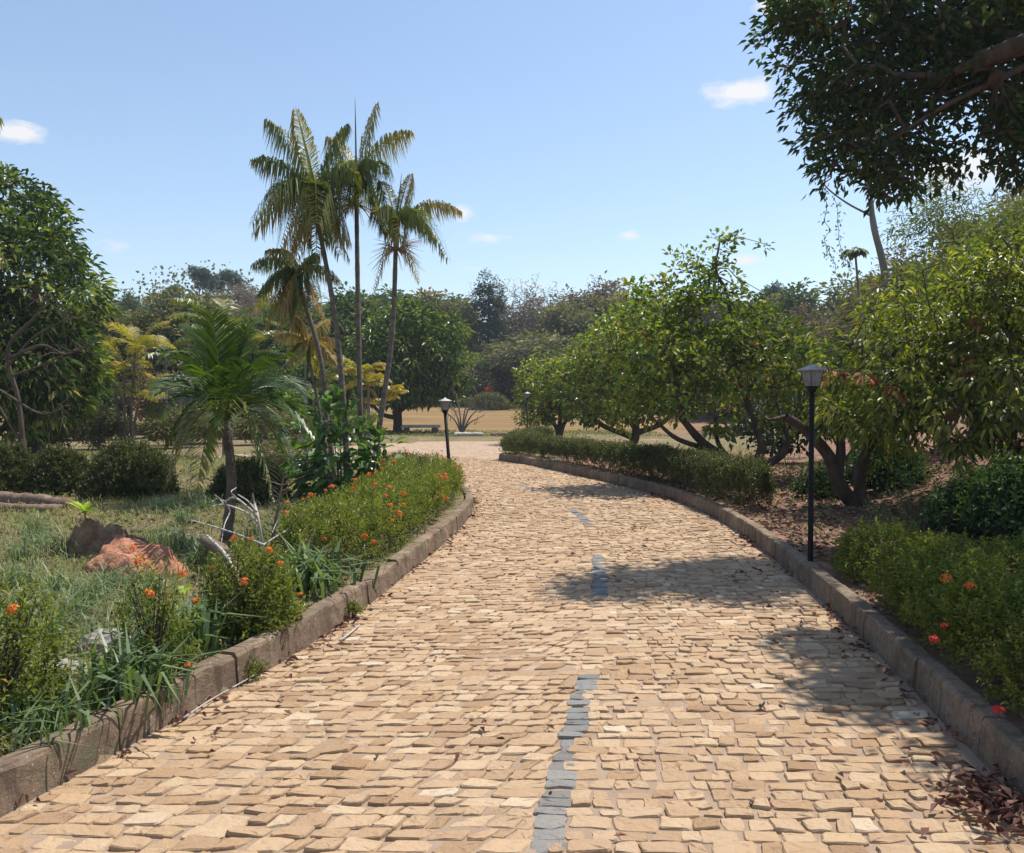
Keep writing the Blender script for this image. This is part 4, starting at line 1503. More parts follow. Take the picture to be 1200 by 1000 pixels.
tree('overhanging_tree', 'tall dark tree reaching in overhead from beyond the picture edge', b,
     [([b, ks((9.3, 11.2, 3.6)), ks((9.1, 11.2, 5.2))], .28, .2)] + [([ks(p) for p in pts], r0, r1) for pts, r0, r1 in [
         ([(9.2, 11.2, 4.8), (8.0, 11, 5.9), (6.6, 10.8, 6.15), (5.8, 10.7, 6.3), (4.8, 10.5, 6.7)], .085, .025), ([(9.1, 11.2, 5), (8.4, 10.6, 7), (6.8, 10.2, 8.2)], .09, .03),
         ([(9.1, 11.2, 5), (9.4, 11.5, 7), (9.4, 11.6, 9)], .15, .05), ([(7.2, 10.9, 6.05), (6.3, 11.4, 7.0), (5.4, 11.6, 7.4)], .06, .025), ([(6.9, 10.8, 6.1), (6.0, 10.4, 5.6), (5.2, 10.3, 5.2), (4.7, 10.3, 4.9)], .045, .015)]],
     [(ks(P3(px_, py_, yy)), (rx_ * KS, ry_ * KS * 1.1, rz_ * KS)) for px_, py_, yy, rx_, ry_, rz_ in [
         (945, 30, 10.4, .5, .8, .5), (975, 90, 10.6, .5, .7, .4), (1000, 40, 10.8, .7, .9, .5), (960, 125, 10.3, .3, .5, .16), (990, 140, 10.6, .5, .6, .3), (960, 170, 10.4, .22, .4, .2),
         (965, 205, 10.3, .24, .4, .14), (1000, 185, 10.4, .42, .6, .3), (1040, 130, 10.8, .6, .7, .4), (1050, 190, 10.5, .38, .5, .3), (1045, 222, 10.4, .26, .4, .14), (1085, 175, 10.7, .35, .5, .25), (1060, 60, 11, .7, .9, .5),
         (1110, 110, 11, .5, .7, .4), (1150, 150, 10.8, .4, .6, .28), (1120, 190, 10.5, .2, .4, .2), (1190, 120, 11, .4, .6, .4), (1180, 175, 10.6, .3, .4, .2), (1120, 20, 11.2, .7, 1., .5), (1190, 60, 11.2, .35, .6, .25), (1040, -35, 10.8, .8, 1.0, .4), (1130, -60, 11, 1.0, 1.2, .5), (930, 5, 10.2, .3, .5, .3),
         (1105, 225, 10.4, .12, .2, .16), (1195, 10, 11.4, .5, .8, .3), (1180, 30, 11, .5, .7, .35), (1150, 60, 11, .4, .6, .35), (1195, 150, 10.6, .4, .6, .3), (1215, 195, 10.4, .35, .5, .25), (1230, 90, 10.8, .5, .6, .5)]] +
     [((4.1, 6.1, 5.1), (.4, .5, .3)), ((4.25, 7.0, 5.25), (.45, .5, .3)), ((4.2, 5.2, 5.0), (.35, .5, .3)), ((4.35, 4.5, 5.0), (.35, .5, .3)), ((5.2, 6.6, 5.0), (.7, .9, .5)), ((5.0, 5.2, 5.0), (.6, .8, .5)), ((5.4, 7.8, 5.4), (.6, .7, .4)), ((4.7, 5.8, 4.7), (.5, .5, .35)), ((4.3, 3.9, 5.), (.3, .4, .3))] +  # out-of-view lobes added for the dappled shade they cast on kerb and hedge
     [((4.1, 6.1, 5.1), (.4, .5, .3)), ((4.25, 7.0, 5.25), (.45, .5, .3)), ((4.2, 5.2, 5.0), (.35, .5, .3)), ((4.35, 4.5, 5.0), (.35, .5, .3)), ((4.7, 5.8, 4.7), (.5, .5, .35))] * 2,  # unseen lobes repeated to thicken that shade
     2100, 15, (.105, .052), M['shade_tree'], M['bark_dark'], .25, .45, hi=False, droop_w=.2, droop=.15, flat=.8, tb=(2, 2.6), clump_var=.3)

# slender tree with a bare trunk under it
b = np.array((PX(1048, 17), 17., gz(PX(1048, 17), 17)))
Ys = 17.
tree('slender_tree', 'slender tree with a pale bare curving trunk below the dark overhanging crown', b,
     [([b, P3(1038, 345, Ys), P3(1022, 270, Ys), P3(1017, 235, Ys)], .085, .05), ([P3(1017, 232, Ys), P3(1010, 208, Ys), P3(1005, 180, Ys)], .04, .02), ([P3(1018, 232, Ys), P3(1035, 208, Ys), P3(1045, 180, Ys)], .035, .02),
      ([P3(1017, 254, Ys), P3(990, 240, Ys), P3(966, 222, Ys), P3(955, 205, Ys)], .025, .01)],
     [(P3(1000, 150, Ys), (.9, .8, .6)), (P3(1045, 150, Ys), (.8, .8, .7)), (P3(955, 200, Ys), (.35, .4, .25)), (P3(970, 110, Ys), (.9, .8, .7))],
     110, 13, (.13, .055), M['shade_tree'], M['bark_pale'], .25, .5, droop_w=.3)

# airy vine-hung trees on the bank
VG = 'airy vine-hung trees on the bank'
def airy(label, c, h, w, n, seed):
    b_ = np.array((c[0], c[1], gz(c[0], c[1])))
    st = []
    for k in range(5):
        a = rng.random() * 6.28
        e = b_ + np.array((math.cos(a) * w * rng.uniform(.2, .7), math.sin(a) * w * rng.uniform(.2, .7), h * rng.uniform(.7, 1)))
        st.append(([b_ + rng.normal(0, .08, 3) * (1, 1, 0), (b_ + e) / 2 + rng.normal(0, .25, 3), e], .045, .012))
    zt_ = b_[2]
    lb = [((b_[0] + rng.normal(0, .3) * w, b_[1] + rng.normal(0, .3) * w, zt_ + h * f), (w * .6, w * .6, h * .22)) for f in (.3, .5, .65, .8, .9)]
    return tree('airy_tree', label, b_, st, lb, int(n * 1.7), 18, (.11, .03), M['feather'], M['bark_grey'], .3, .5, group=VG, cat='tree', droop_w=.5, droop=.3, tb=(2, 2), clump_var=.4, r_tip=.005)


airy('airy feathery tree standing right beside the slender bare trunk', (PX(1058, 18.5), 18.5), 4.0, 1.3, 210, 1)
airy('airy feathery tree above the drooping mango, under the overhanging crown', (PX(1105, 19), 19.), 4.0, 1.5, 250, 2)
airy('tall airy vine-draped tree at the picture edge above the drooping mango', (PX(1175, 17.5), 17.5), 5.0, 1.6, 330, 3)
airy('dense vine-hung tree filling the corner below the overhanging crown', (PX(1195, 15), 15.), 3.6, 1.2, 260, 6)
airy('vine-hung tree behind the drooping mango, next to the tallest airy tree', (PX(1140, 16.5), 16.5), 3.6, 1.2, 240, 7)
airy('low tangled airy tree behind the drooping mango and left of the slender trunk', (PX(1000, 21), 21.), 2.2, 1.3, 130, 4)
airy('grey tangled twiggy tree between the papaya and the slender bare trunk', (PX(1035, 22), 22.), 3.6, 1.1, 90, 5)

# papaya-like tree
b = np.array((PX(1012, 24), 24., gz(PX(1012, 24), 24)))
root = thing('papaya_tree', 'thin papaya tree with a small umbrella of leaves near the slender trunk', 'tree', b)
mb = MB()
tp = P3(1000, 296, 24)
tube(mb, catmull(np.array([b, (b + tp) / 2 + (.1, 0, 0), tp]), 6), np.linspace(.05, .03, 13), 7)
mb.build('trunk', M['bark_grey'], root, b, True)
mb = MB()
n = 44
a = rng.random(n) * 6.28
P = tp + np.stack([np.cos(a), np.sin(a), rng.uniform(-.2, .6, n)], 1) * rng.uniform(.05, .2, (n, 1))
leaves(mb, P, np.stack([np.cos(a), np.sin(a), rng.uniform(-.9, -.1, n)], 1), np.tile((0, 0, 1.), (n, 1)) + rng.normal(0, .2, (n, 3)), 0.26, .15, rng.beta(2, 3, n), .2, .25, True)
mb.build('crown', M['far_green'], root, b)

b = np.array((PX(986, 21), 21., gz(PX(986, 21), 21)))
tree('dark_shrub_tree', 'compact dark green tree between the big cashew and the drooping mango', b, [([b, b + (0, 0, 1.4), b + (.1, 0, 2.4)], .12, .05)],
     [((b[0], 21, b[2] + 1.9), (.75, .8, 1.1)), ((b[0] - .5, 21, b[2] + 1.3), (.7, .7, .7)), ((b[0] - 1.6, 21, b[2] + .9), (.9, .7, .8))], 200, 14, (.17, .1), M['dark_green'], M['bark_dark'], .24, .3)

# fine dark green fern-like bush in the shade on the bank
c = np.array((PX(1080, 9.8), 9.8, gz(PX(1080, 9.8), 9.8)))
root = thing('feathery_bush', 'feathery dark green bush in deep shade at the foot of the earth bank', 'bush', c)
P, Nn = bush_points(c, (.62, .55, .62), 420, .5, 0)
mb = MB()
shoots(mb, P, Nn, 16, .16, .03, .007, .3)
mb.build('foliage', M['dark_green'], root, c)
mb = MB()
twigs(mb, c, (.6, .5, .6), 14)
mb.build('stem', M['bark_dark'], root, c, True)
for lab, px_, yy, r_, n_ in [('dark low bush on the earth bank just right of the feathery bush', 1150, 9.6, (.5, .45, .55), 700), ('dark bush hanging over the earth bank at the picture edge', 1205, 9.0, (.55, .5, .75), 800),
                             ('small leafy bush behind the forked trunk of the drooping mango', 1040, 13.2, (.6, .5, .7), 600), ('low leafy sucker growth beside the forked trunk of the drooping mango', 962, 13.2, (.3, .3, .45), 220)]:
    bush('bank_bush', lab, (PX(px_, yy), yy), r_, n_, M['shade_tree'], .09, .04, 6, .16, 'bush', flat_top=0, shell=.5)

# ================================================================== hedges along the kerbs
# orange-flowered hedge on the far side of the left kerb
sp = offset_path('L', 7.25, 15.4, np.linspace(.62, .85, 40))
hedge('flowering_hedge', 'long ragged hedge with orange flower heads along the kerb below the tall palms', sp, np.linspace(.42, .66, 40), np.linspace(.48, .54, 40), 5600, M['ixora'], .042, .018, 7, .11, 75, tb=(2.3, 2), up=.9, nst=60)
hedge('clipped_hedge', 'low clipped hedge along the shaded kerb under the cashew trees', offset_path('R', 11.75, 20.6, .5), .34, np.linspace(.64, .54, 40), 12500, M['box'], .042, .019, 7, .08, 0, tb=(2.4, 2), up=.9, nst=60)
hedge('clipped_hedge', 'farther sunlit stretch of clipped hedge ending at the distant lamp post', np.concatenate([offset_path('R', 20.75, 22.0, .52, 12), [(.35, 25.2), (.75, 27.2), (1.0, 30)]]), .5, .58, 5200, M['box'], .048, .022, 7, .09, 0, tb=(3, 2), up=.9, nst=30)
sp = np.concatenate([offset_path('R', 1.6, 6.6, .93, 30)])
hedge('near_hedge', 'wide near hedge with a few red flower heads behind the shaded kerb', sp, .76, .46, 12500, M['ixora'], .036, .017, 8, .085, 0, tb=(2.2, 2.2), up=.7, nst=90)
near_h = [o for o in C.objects if o.name == 'near_hedge'][0]
add_flowers(near_h, [P3(1112, 680, 4.7), P3(1110, 736, 4.2), P3(1098, 752, 4.3), P3(1176, 838, 3.6), P3(1140, 690, 4.6)], RFLOW + FLOW[:1])
bush('hedge_bush', 'smaller leafy hedge bush between the near lamp post and the wide near hedge', (3.2, 7.2, .13), (.4, .5, .46), 1500, M['ixora'], .036, .016, 7, .085, 'bush', flat_top=.4, tb=(2, 2.4), nst=24)
bush('grass_clump_plant', 'bright green spiky plant at the rounded kerb end by the junction', (.25, 26.4, .1), (.4, .4, .38), 420, M['bright'], .16, .018, 5, .12, 'plant', tb=(1.2, 2), flat_top=0)

# ================================================================== kerb-side bushes on the near side
bush('ixora_bush', 'rounded ixora bush with orange flowers overhanging the kerb in front of the dead branch', (-1.72, 5.55, .13), (.3, .32, .56), 800, M['ixora'], .04, .016, 7, .1, 'bush', flowers=8, tb=(2.2, 2), up=.9, nst=34, flat_top=.2, shell=.45)
bush('ixora_bush', 'airy leggy ixora bush with one orange flower cut off by the picture edge', (-2.42, 4.0, .13), (.3, .36, .66), 560, M['ixora'], .042, .016, 7, .11, 'bush', flowers=2, tb=(2, 2.2), up=.9, nst=30, flat_top=.2, shell=.6)
bush('ixora_bush', 'thin upright ixora with orange flower heads among strap leaves at the kerb', (-1.97, 4.62, .13), (.2, .24, .58), 230, M['ixora'], .042, .016, 7, .11, 'bush', flowers=6, tb=(2, 2.2), up=1.1, nst=16, flat_top=0, shell=.6)
bush('low_bush', 'dark low shrub with pale tips behind the flowering hedge by the leaning lamp', (PX(472, 15.2), 15.2), (.55, .5, .58), 1300, M['box'], .045, .018, 7, .1, 'bush', tb=(1.8, 2.2))
bush('low_bush', 'yellowish low shrub on the dry lawn between the young palm and the palm clump', (PX(340, 20), 20.), (.9, .7, .6), 1300, M['olive'], .06, .025, 7, .12, 'bush', tb=(3, 2))

# clipped round shrubs
RG = 'clipped round shrubs on the dry lawn'
for lab, px, py, rx, h, n in [('largest clipped round shrub, dark and dense, in front of the yellow cane palm', 134, 588, .66, .84, 5200), ('clipped round shrub between the largest round shrub and the picture edge', 50, 584, .46, .74, 3400),
                              ('clipped round shrub cut off by the picture edge', -12, 583, .5, .82, 3000), ('clipped round shrub half hidden behind the trunk of the young palm', 278, 594, .55, .62, 3000)]:
    Y = YG(py)
    bush('round_shrub', lab, (PX(px, Y), Y + .5), (rx, rx * .95, h), n, M['box'], .042, .02, 7, .07, 'shrub', RG, .08, .4, tb=(2, 2.2))

# strap-leaved plants
def strap_clump(label, c, n, L, wid, mat=M['strap'], spread=.1, name='strap_plant', group=None, tb=(2, 2), bend=(.2, 1.0), cat='plant'):
    c = np.array((c[0], c[1], gz(c[0], c[1])))
    root = tag(None, None) if False else None
    mb = MB()
    P = c + np.column_stack([rng.normal(0, spread, n), rng.normal(0, spread, n), np.full(n, -.02)])
    az_ = rng.random(n) * 6.28
    blades(mb, P, az_, L * rng.uniform(.55, 1.1, n), wid * rng.uniform(.7, 1.2, n), rng.uniform(*bend, n), rng.beta(*tb, n))
    o = mb.build(name, mat, None, c)
    return tag(o, label, cat, group)


strap_clump('long arching strap-leaved plant at the kerb beside the thin orange ixora', (-1.95, 4.32), 170, .5, .022, spread=.1)
strap_clump('strap-leaved plant with broad upright blades between the thin ixora and the rounded ixora bush', (-1.93, 5.15), 90, .52, .026, spread=.09, bend=(.1, .8))
strap_clump('strap-leaved plant at the near end of the flowering hedge', (-1.62, 6.8), 150, .6, .032, spread=.17, bend=(.2, .9))
strap_clump('fine blue-green strap-leaved plant below the airy ixora at the picture edge', (-2.12, 3.85), 110, .36, .014, spread=.12)

# grass tufts on the dry lawn: nothing tells them apart
TG = 'arching blue-green grass tufts on the dry lawn'
for px, py, L in [(25, 660, .42), (70, 655, .5), (20, 690, .4), (95, 720, .45), (70, 742, .42), (120, 700, .4), (150, 728, .42), (210, 650, .5), (235, 665, .45), (185, 640, .42), (300, 640, .4), (60, 700, .38), (40, 640, .4), (340, 600, .35), (110, 760, .35), (10, 735, .42), (215, 615, .45), (240, 600, .4), (190, 600, .4), (330, 625, .4), (165, 700, .4), (35, 625, .4), (370, 610, .35), (180, 755, .4), (45, 760, .4)]:
    Y = YG(py)
    strap_clump('arching blue-green grass tuft on the dry lawn around the termite mound', (PX(px, Y), Y), 130, L, .008, M['tuft'], .07, 'grass_tuft', TG, (2, 2), (.25, 1.15), 'grass tuft')

# ================================================================== termite mound and the dead wood by it
def mound(name, label, c, lobes, cat, mat, n=46, bend=1.):
    V, F = [], []
    mb = MB()
    for (ox, oy, rx, ry, h) in lobes:
        th = np.linspace(0, 2 * math.pi, n, endpoint=False)
        ph = np.linspace(-.25, math.pi / 2, 20)
        TH, PH = np.meshgrid(th, ph)
        d = np.stack([np.cos(PH) * np.cos(TH), np.cos(PH) * np.sin(TH), np.sin(PH)], -1)
        lum = 1 + .10 * lump(d[..., 0] * 2.2 + ox * 5, d[..., 1] * 2.2 + d[..., 2] * 1.7, .55, ox * 3) + .05 * lump(d[..., 0] * 3 + oy, d[..., 2] * 3 + d[..., 1] * 2, .25, 2) + rng.normal(0, .008, TH.shape)
        q = d * lum[..., None] * np.array((rx, ry, h)) + np.array((ox, oy, 0)) + c
        i = np.arange(19)[:, None] * n
        j = np.arange(n)[None]
        Fq = np.stack([i + j, i + (j + 1) % n, i + n + (j + 1) % n, i + n + j], -1).reshape(-1, 4)
        mb.add(q.reshape(-1, 3), None, Fq)
    return tag(mb.build(name, mat, None, c, True), label, cat)


def mound_mat(name, cols):
    m, nt, p, out = new_mat(name)
    o = objco(nt)
    n1 = noise(nt, 7, 6, .65, o)
    v = nt.nodes.new('ShaderNodeTexVoronoi')
    v.feature = 'DISTANCE_TO_EDGE'
    v.inputs['Scale'].default_value = 9
    link(nt, o, v.inputs['Vector'])
    n2 = noise(nt, 45, 6, .7, o)
    c = ramp(nt, n1, cols, [.3, .5, .7])
    c = mix(nt, ramp(nt, v.outputs[0], [(.6, .6, .6), (0, 0, 0)], [.0, .035]), c, tuple(x * .35 for x in cols[0]))
    link(nt, c, p.inputs['Base Color'])
    p.inputs['Roughness'].default_value = .95
    bump(nt, p, math_node(nt, 'ADD', math_node(nt, 'ADD', n1, math_node(nt, 'MULTIPLY', n2, .6)), math_node(nt, 'MULTIPLY', v.outputs[0], .8)), .9, .05)
    return m


Ym = 7.6
mound('termite_mound', 'lumpy orange earth termite mound among the grass tufts', np.array((PX(160, Ym), Ym, .1)),
      [(-.1, 0, .3, .3, .33), (.12, -.05, .24, .26, .29), (.22, -.12, .2, .2, .24), (-.22, -.08, .22, .22, .2), (.02, -.2, .25, .18, .24), (.32, -.1, .14, .16, .14)], 'termite mound',
      mound_mat('orange_earth', [(.34, .13, .065), (.5, .22, .12), (.6, .3, .18)]))
Ym2 = 8.4
mound('earth_lump', 'brown crusted earth lump behind the orange termite mound', np.array((PX(112, Ym2), Ym2, .1)),
      [(-.08, 0, .2, .2, .42), (.12, .02, .2, .2, .34), (.3, .05, .2, .2, .22)], 'earth lump', mound_mat('brown_earth', [(.18, .1, .06), (.28, .17, .1), (.38, .25, .16)]))
# leafy seedling on it
c = np.array(P3(98, 600, 8.3))
mb = MB()
n = 9
a = np.linspace(0, 6.28, n, endpoint=False) + rng.normal(0, .2, n)
leaves(mb, np.tile(c, (n, 1)) + rng.normal(0, .01, (n, 3)), np.stack([np.cos(a), np.sin(a) * .6, rng.uniform(.2, .9, n)], 1), np.tile((0, 0, 1.), (n, 1)), rng.uniform(.12, .22, n), .07, rng.random(n), .15, .2, True)
tube(mb, [c + (0, .0, -.35), c + (0, 0, .04)], [.012, .008], 5, .1)
tag(mb.build('seedling', M['bright'], None, c), 'bright yellow-green seedling sprouting from the brown earth lump', 'seedling')
c = np.array(P3(212, 696, 6.4))
mb = MB()
for k in range(4):
    a_ = k * 1.7
    leaves(mb, c[None] + rng.normal(0, .02, (1, 3)), np.array([[math.cos(a_), math.sin(a_) - .3, .3]]), np.array([[0, -.5, .7]]), .09, .075, .7, .1, .1, True)
tube(mb, [c + (0, 0, -.3), c], [.006, .004], 4, .1)
tag(mb.build('seedling', M['bright'], None, c), 'tiny seedling with round yellow leaves in front of the termite mound', 'seedling')


def log(name, label, pts, r, mat, cat='log', k=9):
    pts = catmull(np.asarray(pts, float), 7)
    mb = MB()
    rr = np.linspace(r[0], r[1], len(pts)) * (1 + rng.normal(0, .06, len(pts)))
    tube(mb, pts + rng.normal(0, r[1] * .06, pts.shape), rr, k, cap=True)
    o = mb.build(name, mat, None, pts[0], True)
    return tag(o, label, cat)


log('rotten_log', 'dark rotten log lying against the termite mound', [(-2.85, 7.9, .36), (-2.5, 7.4, .33), (-2.25, 6.9, .27), (-2.1, 6.5, .2)], (.06, .045), M['dead_brown'])
log('stick', 'thin pale stick leaning over the rotten log', [(-2.62, 7.3, .5), (-2.3, 6.85, .4), (-2.0, 6.3, .22)], (.012, .016), M['dead_white'], 'stick', 6)
log('fallen_log', 'brown fallen trunk lying in the shade before the clipped round shrubs', [(PX(-30, 12.8), 12.8, .2), (PX(30, 12.4), 12.4, .22), (PX(78, 12.0), 12.0, .2)], (.11, .09), M['dead_brown'])
log('fallen_log', 'second slimmer fallen trunk lying just before the brown one', [(PX(-20, 11.9), 11.9, .18), (PX(40, 11.7), 11.7, .18), (PX(70, 11.9), 11.9, .17)], (.07, .05), M['dead_brown'])
log('stick', 'short dead pole slanting behind the flowering hedge near the leaning lamp', [(PX(455, 14.2), 14.2, .52), (PX(476, 14), 14., .2)], (.018, .02), M['dead_white'], 'stick', 6)
log('stick', 'long fallen stick lying on the dry lawn behind the flowering hedge', [(PX(352, 12.4), 12.4, .17), (PX(395, 12.1), 12.1, .18)], (.015, .02), M['dead_white'], 'stick', 6)

# bleached dead branch and a rusty dead stem
c = np.array((PX(300, 7.4), 7.4, .13))
root = thing('dead_branch', 'bleached white dead branch with crooked twigs in front of the young palm', 'branch', c)
mb = MB()
for line, r0 in [([(312, 655), (302, 610), (297, 590), (295, 578)], .014), ([(303, 615), (285, 600), (262, 592), (248, 594)], .012), ([(300, 605), (275, 584), (262, 588), (250, 580)], .012), ([(300, 600), (290, 588), (278, 580)], .01),
                 ([(310, 640), (280, 628), (250, 618), (222, 610)], .01), ([(262, 588), (268, 600), (262, 615), (258, 636)], .008), ([(306, 640), (330, 625), (345, 615), (356, 600)], .009), ([(276, 584), (270, 577), (276, 572)], .007),
                 ([(262, 592), (255, 585), (247, 588)], .006), ([(330, 625), (338, 622), (348, 626)], .006), ([(318, 625), (326, 605), (332, 590)], .006)]:
    pts = [P3(x, y, 7.4 + rng.normal(0, .12)) for x, y in line]
    if line[0][1] > 650:
        pts[0][2] = .1
    pp = catmull(np.array(pts), 5)
    tube(mb, pp, np.linspace(r0, r0 * .5, len(pp)), 5)
mb.build('branch', M['dead_white'], root, c, True)
c = np.array((PX(318, 7.6), 7.6, .13))
root = thing('dead_sapling', 'upright rusty brown dead stem beside the bleached branch', 'branch', c)
mb = MB()
pp = catmull(np.array([c, P3(318, 635, 7.6), P3(326, 590, 7.6), P3(332, 556, 7.6)]), 5)
tube(mb, pp, np.linspace(.022, .005, len(pp)), 6)
for k in range(26):
    t = rng.uniform(.15, .95)
    q_ = pp[int(t * (len(pp) - 1))]
    e = q_ + np.array((rng.normal(0, .1), rng.normal(0, .1), rng.uniform(.02, .14)))
    tube(mb, [q_, e], [.006, .002], 4)
mb.build('stem', M['dead_brown'], root, c, True)

# pale rocks half hidden by the strap leaves
def rock(label, c, r, seed):
    mb = MB()
    n, m_ = 18, 10
    th = np.linspace(0, 2 * math.pi, n, endpoint=False); ph = np.linspace(-1.2, math.pi / 2, m_)
    TH, PH = np.meshgrid(th, ph)
    d = np.stack([np.cos(PH) * np.cos(TH), np.cos(PH) * np.sin(TH), np.sin(PH)], -1)
    d = np.sign(d) * np.abs(d) ** .8
    lum = 1 + .18 * lump(d[..., 0] * 2 + seed, d[..., 1] * 2 + d[..., 2], .6, seed) + rng.normal(0, .02, TH.shape)
    q = d * lum[..., None] * np.array(r) + c
    i = np.arange(m_ - 1)[:, None] * n; j = np.arange(n)[None]
    mb.add(q.reshape(-1, 3), None, np.stack([i + j, i + (j + 1) % n, i + n + (j + 1) % n, i + n + j], -1).reshape(-1, 4))
    return tag(mb.build('rock', M['rock'], None, c), label, 'rock')


rock('long pale flat rock behind the strap leaves, nearest the termite mound', np.array((PX(240, 5.9), 5.9, .17)), (.16, .12, .08), 1)
rock('pale rock showing between the strap leaves and the grass tufts', np.array((PX(125, 5.2), 5.2, .16)), (.17, .12, .09), 4)
rock('low pale rock beside the airy ixora at the picture edge', np.array((PX(70, 4.7), 4.7, .15)), (.14, .1, .06), 7)

# ================================================================== things in the middle distance
def log_bench(label, x0, x1, Y, h):
    c = np.array(((x0 + x1) / 2, Y, gz((x0 + x1) / 2, Y)))
    root = thing('log_bench', label, 'bench', c)
    mb = MB()
    box(mb, c + (0, 0, h), (x1 - x0, .42, .13), .06, bev=.02)
    mb.build('seat', M['dead_white'], root, c)
    for f in (-.36, .36):
        mb = MB()
        box(mb, c + (f * (x1 - x0), f * .06, h / 2 - .05), (.3, .36, h - .02), .1, bev=.03)
        mb.build('leg', M['dead_brown'], root, c)
    return root


log_bench('pale plank bench on two stumps beside the round mango tree', PX(470, 41), PX(516, 41), 41., .33)
c = np.array((PX(148, 33), 33., gz(PX(148, 33), 33)))
root = thing('rail_fence', 'low brown wooden rail fence behind the yellow cane palm', 'fence', c)
for x in (-.95, .15, .95):
    mb = MB()
    box(mb, c + (x, 0, .36), (.2, .18, .76), .1, bev=.02)
    mb.build('post', M['bark_dark'], root, c)
for z in (.28, .58):
    mb = MB()
    box(mb, c + (0, -.15, z), (2.1, .07, .1), 0.01, bev=.015)
    mb.build('rail', M['bark_dark'], root, c)
log('fallen_log', 'grey fallen log lying at the edge of the straw field beside the bare sapling', [(PX(532, 37.6), 37.6, .18), (PX(548, 37.6), 37.6, .2), (PX(566, 37.6), 37.6, .18)], (.13, .1), M['dead_white'])
log('fallen_log', 'dark fallen log lying between the bare sapling and the distant lamp post', [(PX(575, 37.8), 37.8, .17), (PX(590, 37.8), 37.8, .2), (PX(600, 37.8), 37.8, .17)], (.11, .1), M['dead_brown'])
c = np.array((PX(541, 38.5), 38.5, gz(PX(541, 38.5), 38.5)))
root = thing('bare_sapling', 'leafless multi-stemmed sapling at the edge of the straw field', 'sapling', c)
mb = MB()
for tx, tz, d in [(-.65, 1.6, .1), (-.25, 1.9, -.1), (.3, 1.7, .2), (1.2, 1.55, 0), (.7, 1.9, .1), (-.95, 1.2, 0), (1.0, .9, -.2), (-.9, .05, 0)]:
    e = c + np.array((tx, d, tz))
    tube(mb, catmull(np.array([c + (0, 0, .02), c + np.array((tx * .35, d * .5, tz * .5 + .1)), e]), 5), np.linspace(.05, .015, 11), 5)
    for k in range(6):
        t = rng.uniform(.5, 1)
        q_ = c + np.array((tx * t, d * t, tz * t))
        tube(mb, [q_, q_ + np.array((rng.normal(0, .25), rng.normal(0, .2), rng.uniform(.1, .4)))], [.014, .005], 4)
mb.build('stem', M['bark_grey'], root, c, True)

# ================================================================== farther trees
FG = 'far trees beyond the straw field'
def proto_tree(name, h, w, n_twig, n_leaf, leaf, mat, bark, shape='round', rc=.5):
    st = [([(0, 0, -.2), (.1, 0, h * .3), (0, .1, h * .6)], .035 * h / 2.2, .02 * h / 2)]
    if shape == 'round':
        lb = [((rng.normal(0, .25) * w, rng.normal(0, .25) * w, h * f), (w * g, w * g, h * .2)) for f, g in ((.3, .4), (.45, .5), (.6, .5), (.72, .45), (.84, .33))]
    elif shape == 'column':
        lb = [((rng.normal(0, .05) * w, rng.normal(0, .05) * w, h * f), (w * g, w * g, h * .12)) for f, g in ((.1, .5), (.25, .5), (.4, .45), (.55, .5), (.7, .5), (.82, .55), (.92, .35))]
    elif shape == 'flat':
        lb = [((rng.normal(0, .4) * w, rng.normal(0, .4) * w, h * f), (w * .45, w * .45, h * .1)) for f in (.72, .78, .82, .86, .9)]
    else:
        lb = [((rng.normal(0, .2) * w, rng.normal(0, .2) * w, h * f), (w * .45, w * .45, h * .2)) for f in (.5, .65, .8)]
    root, att = tree(name, 'x', (0, 0, 0), st, lb, n_twig, max(n_leaf, 1), leaf, mat, bark, rc, .35, FG, r_tip=.012 if n_leaf > 3 else .02, droop_w=.1, tb=(2, 2), clump_var=.45)
    return root


PRO = {
    'green': proto_tree('far_green_tree', 8, 3.4, 340, 15, (.42, .22), M['far_green'], M['bark_dark']),
    'olive': proto_tree('far_olive_tree', 7.5, 3.4, 340, 15, (.38, .18), M['olive'], M['bark_grey'], rc=.55),
    'dry': proto_tree('far_dry_tree', 8, 3.2, 330, 9, (.34, .15), M['dry'], M['bark_grey'], rc=.6),
    'bare': proto_tree('bare_grey_tree', 11, 2.6, 330, 1, (.2, .08), M['dry'], M['bark_pale'], 'open', .5),
    'flat': proto_tree('flat_topped_tree', 12, 4.2, 300, 22, (.36, .18), M['dark_green'], M['bark_dark'], 'flat', .55),
    'scrub': proto_tree('scrub_bush', 3.2, 2.4, 240, 12, (.24, .1), M['olive'], M['bark_dark'], rc=.4),
}
used = {k: False for k in PRO}
FLAB = {'green': 'leafy green tree in the line of far trees', 'olive': 'dull olive tree in the line of far trees', 'dry': 'brown drought-dry tree in the line of far trees',
        'bare': 'leafless pale grey tree in the line of far trees', 'flat': 'dark flat-topped tree on the far hill', 'scrub': 'low olive scrub bush beyond the straw field'}
FGR = {'green': 'far green trees', 'olive': 'far olive trees', 'dry': 'far dry trees', 'bare': 'far leafless trees', 'flat': 'flat-topped hill trees', 'scrub': 'far scrub bushes'}
FCAT = {'scrub': 'bush'}


def far(kind, px, Y, h, wide=1., label=None):
    o = PRO[kind]
    base_h = {'green': 8, 'olive': 7.5, 'dry': 8, 'bare': 11, 'flat': 12, 'scrub': 3.2}[kind] * .93
    if used[kind]:
        o = copy_thing(o)
    used[kind] = True
    x = PX(px, Y)
    o.location = (x, Y, gz(x, Y) - .1)
    o.rotation_euler = (0, 0, rng.random() * 6.28)
    k = h / base_h
    o.scale = (k * wide, k * wide, k)
    o['label'] = label or FLAB[kind]
    o['group'] = FGR[kind]
    o['category'] = FCAT.get(kind, 'tree')
    return o


def top_h(px, py, Y):
    return PZ(py, Y) - gz(PX(px, Y), Y)


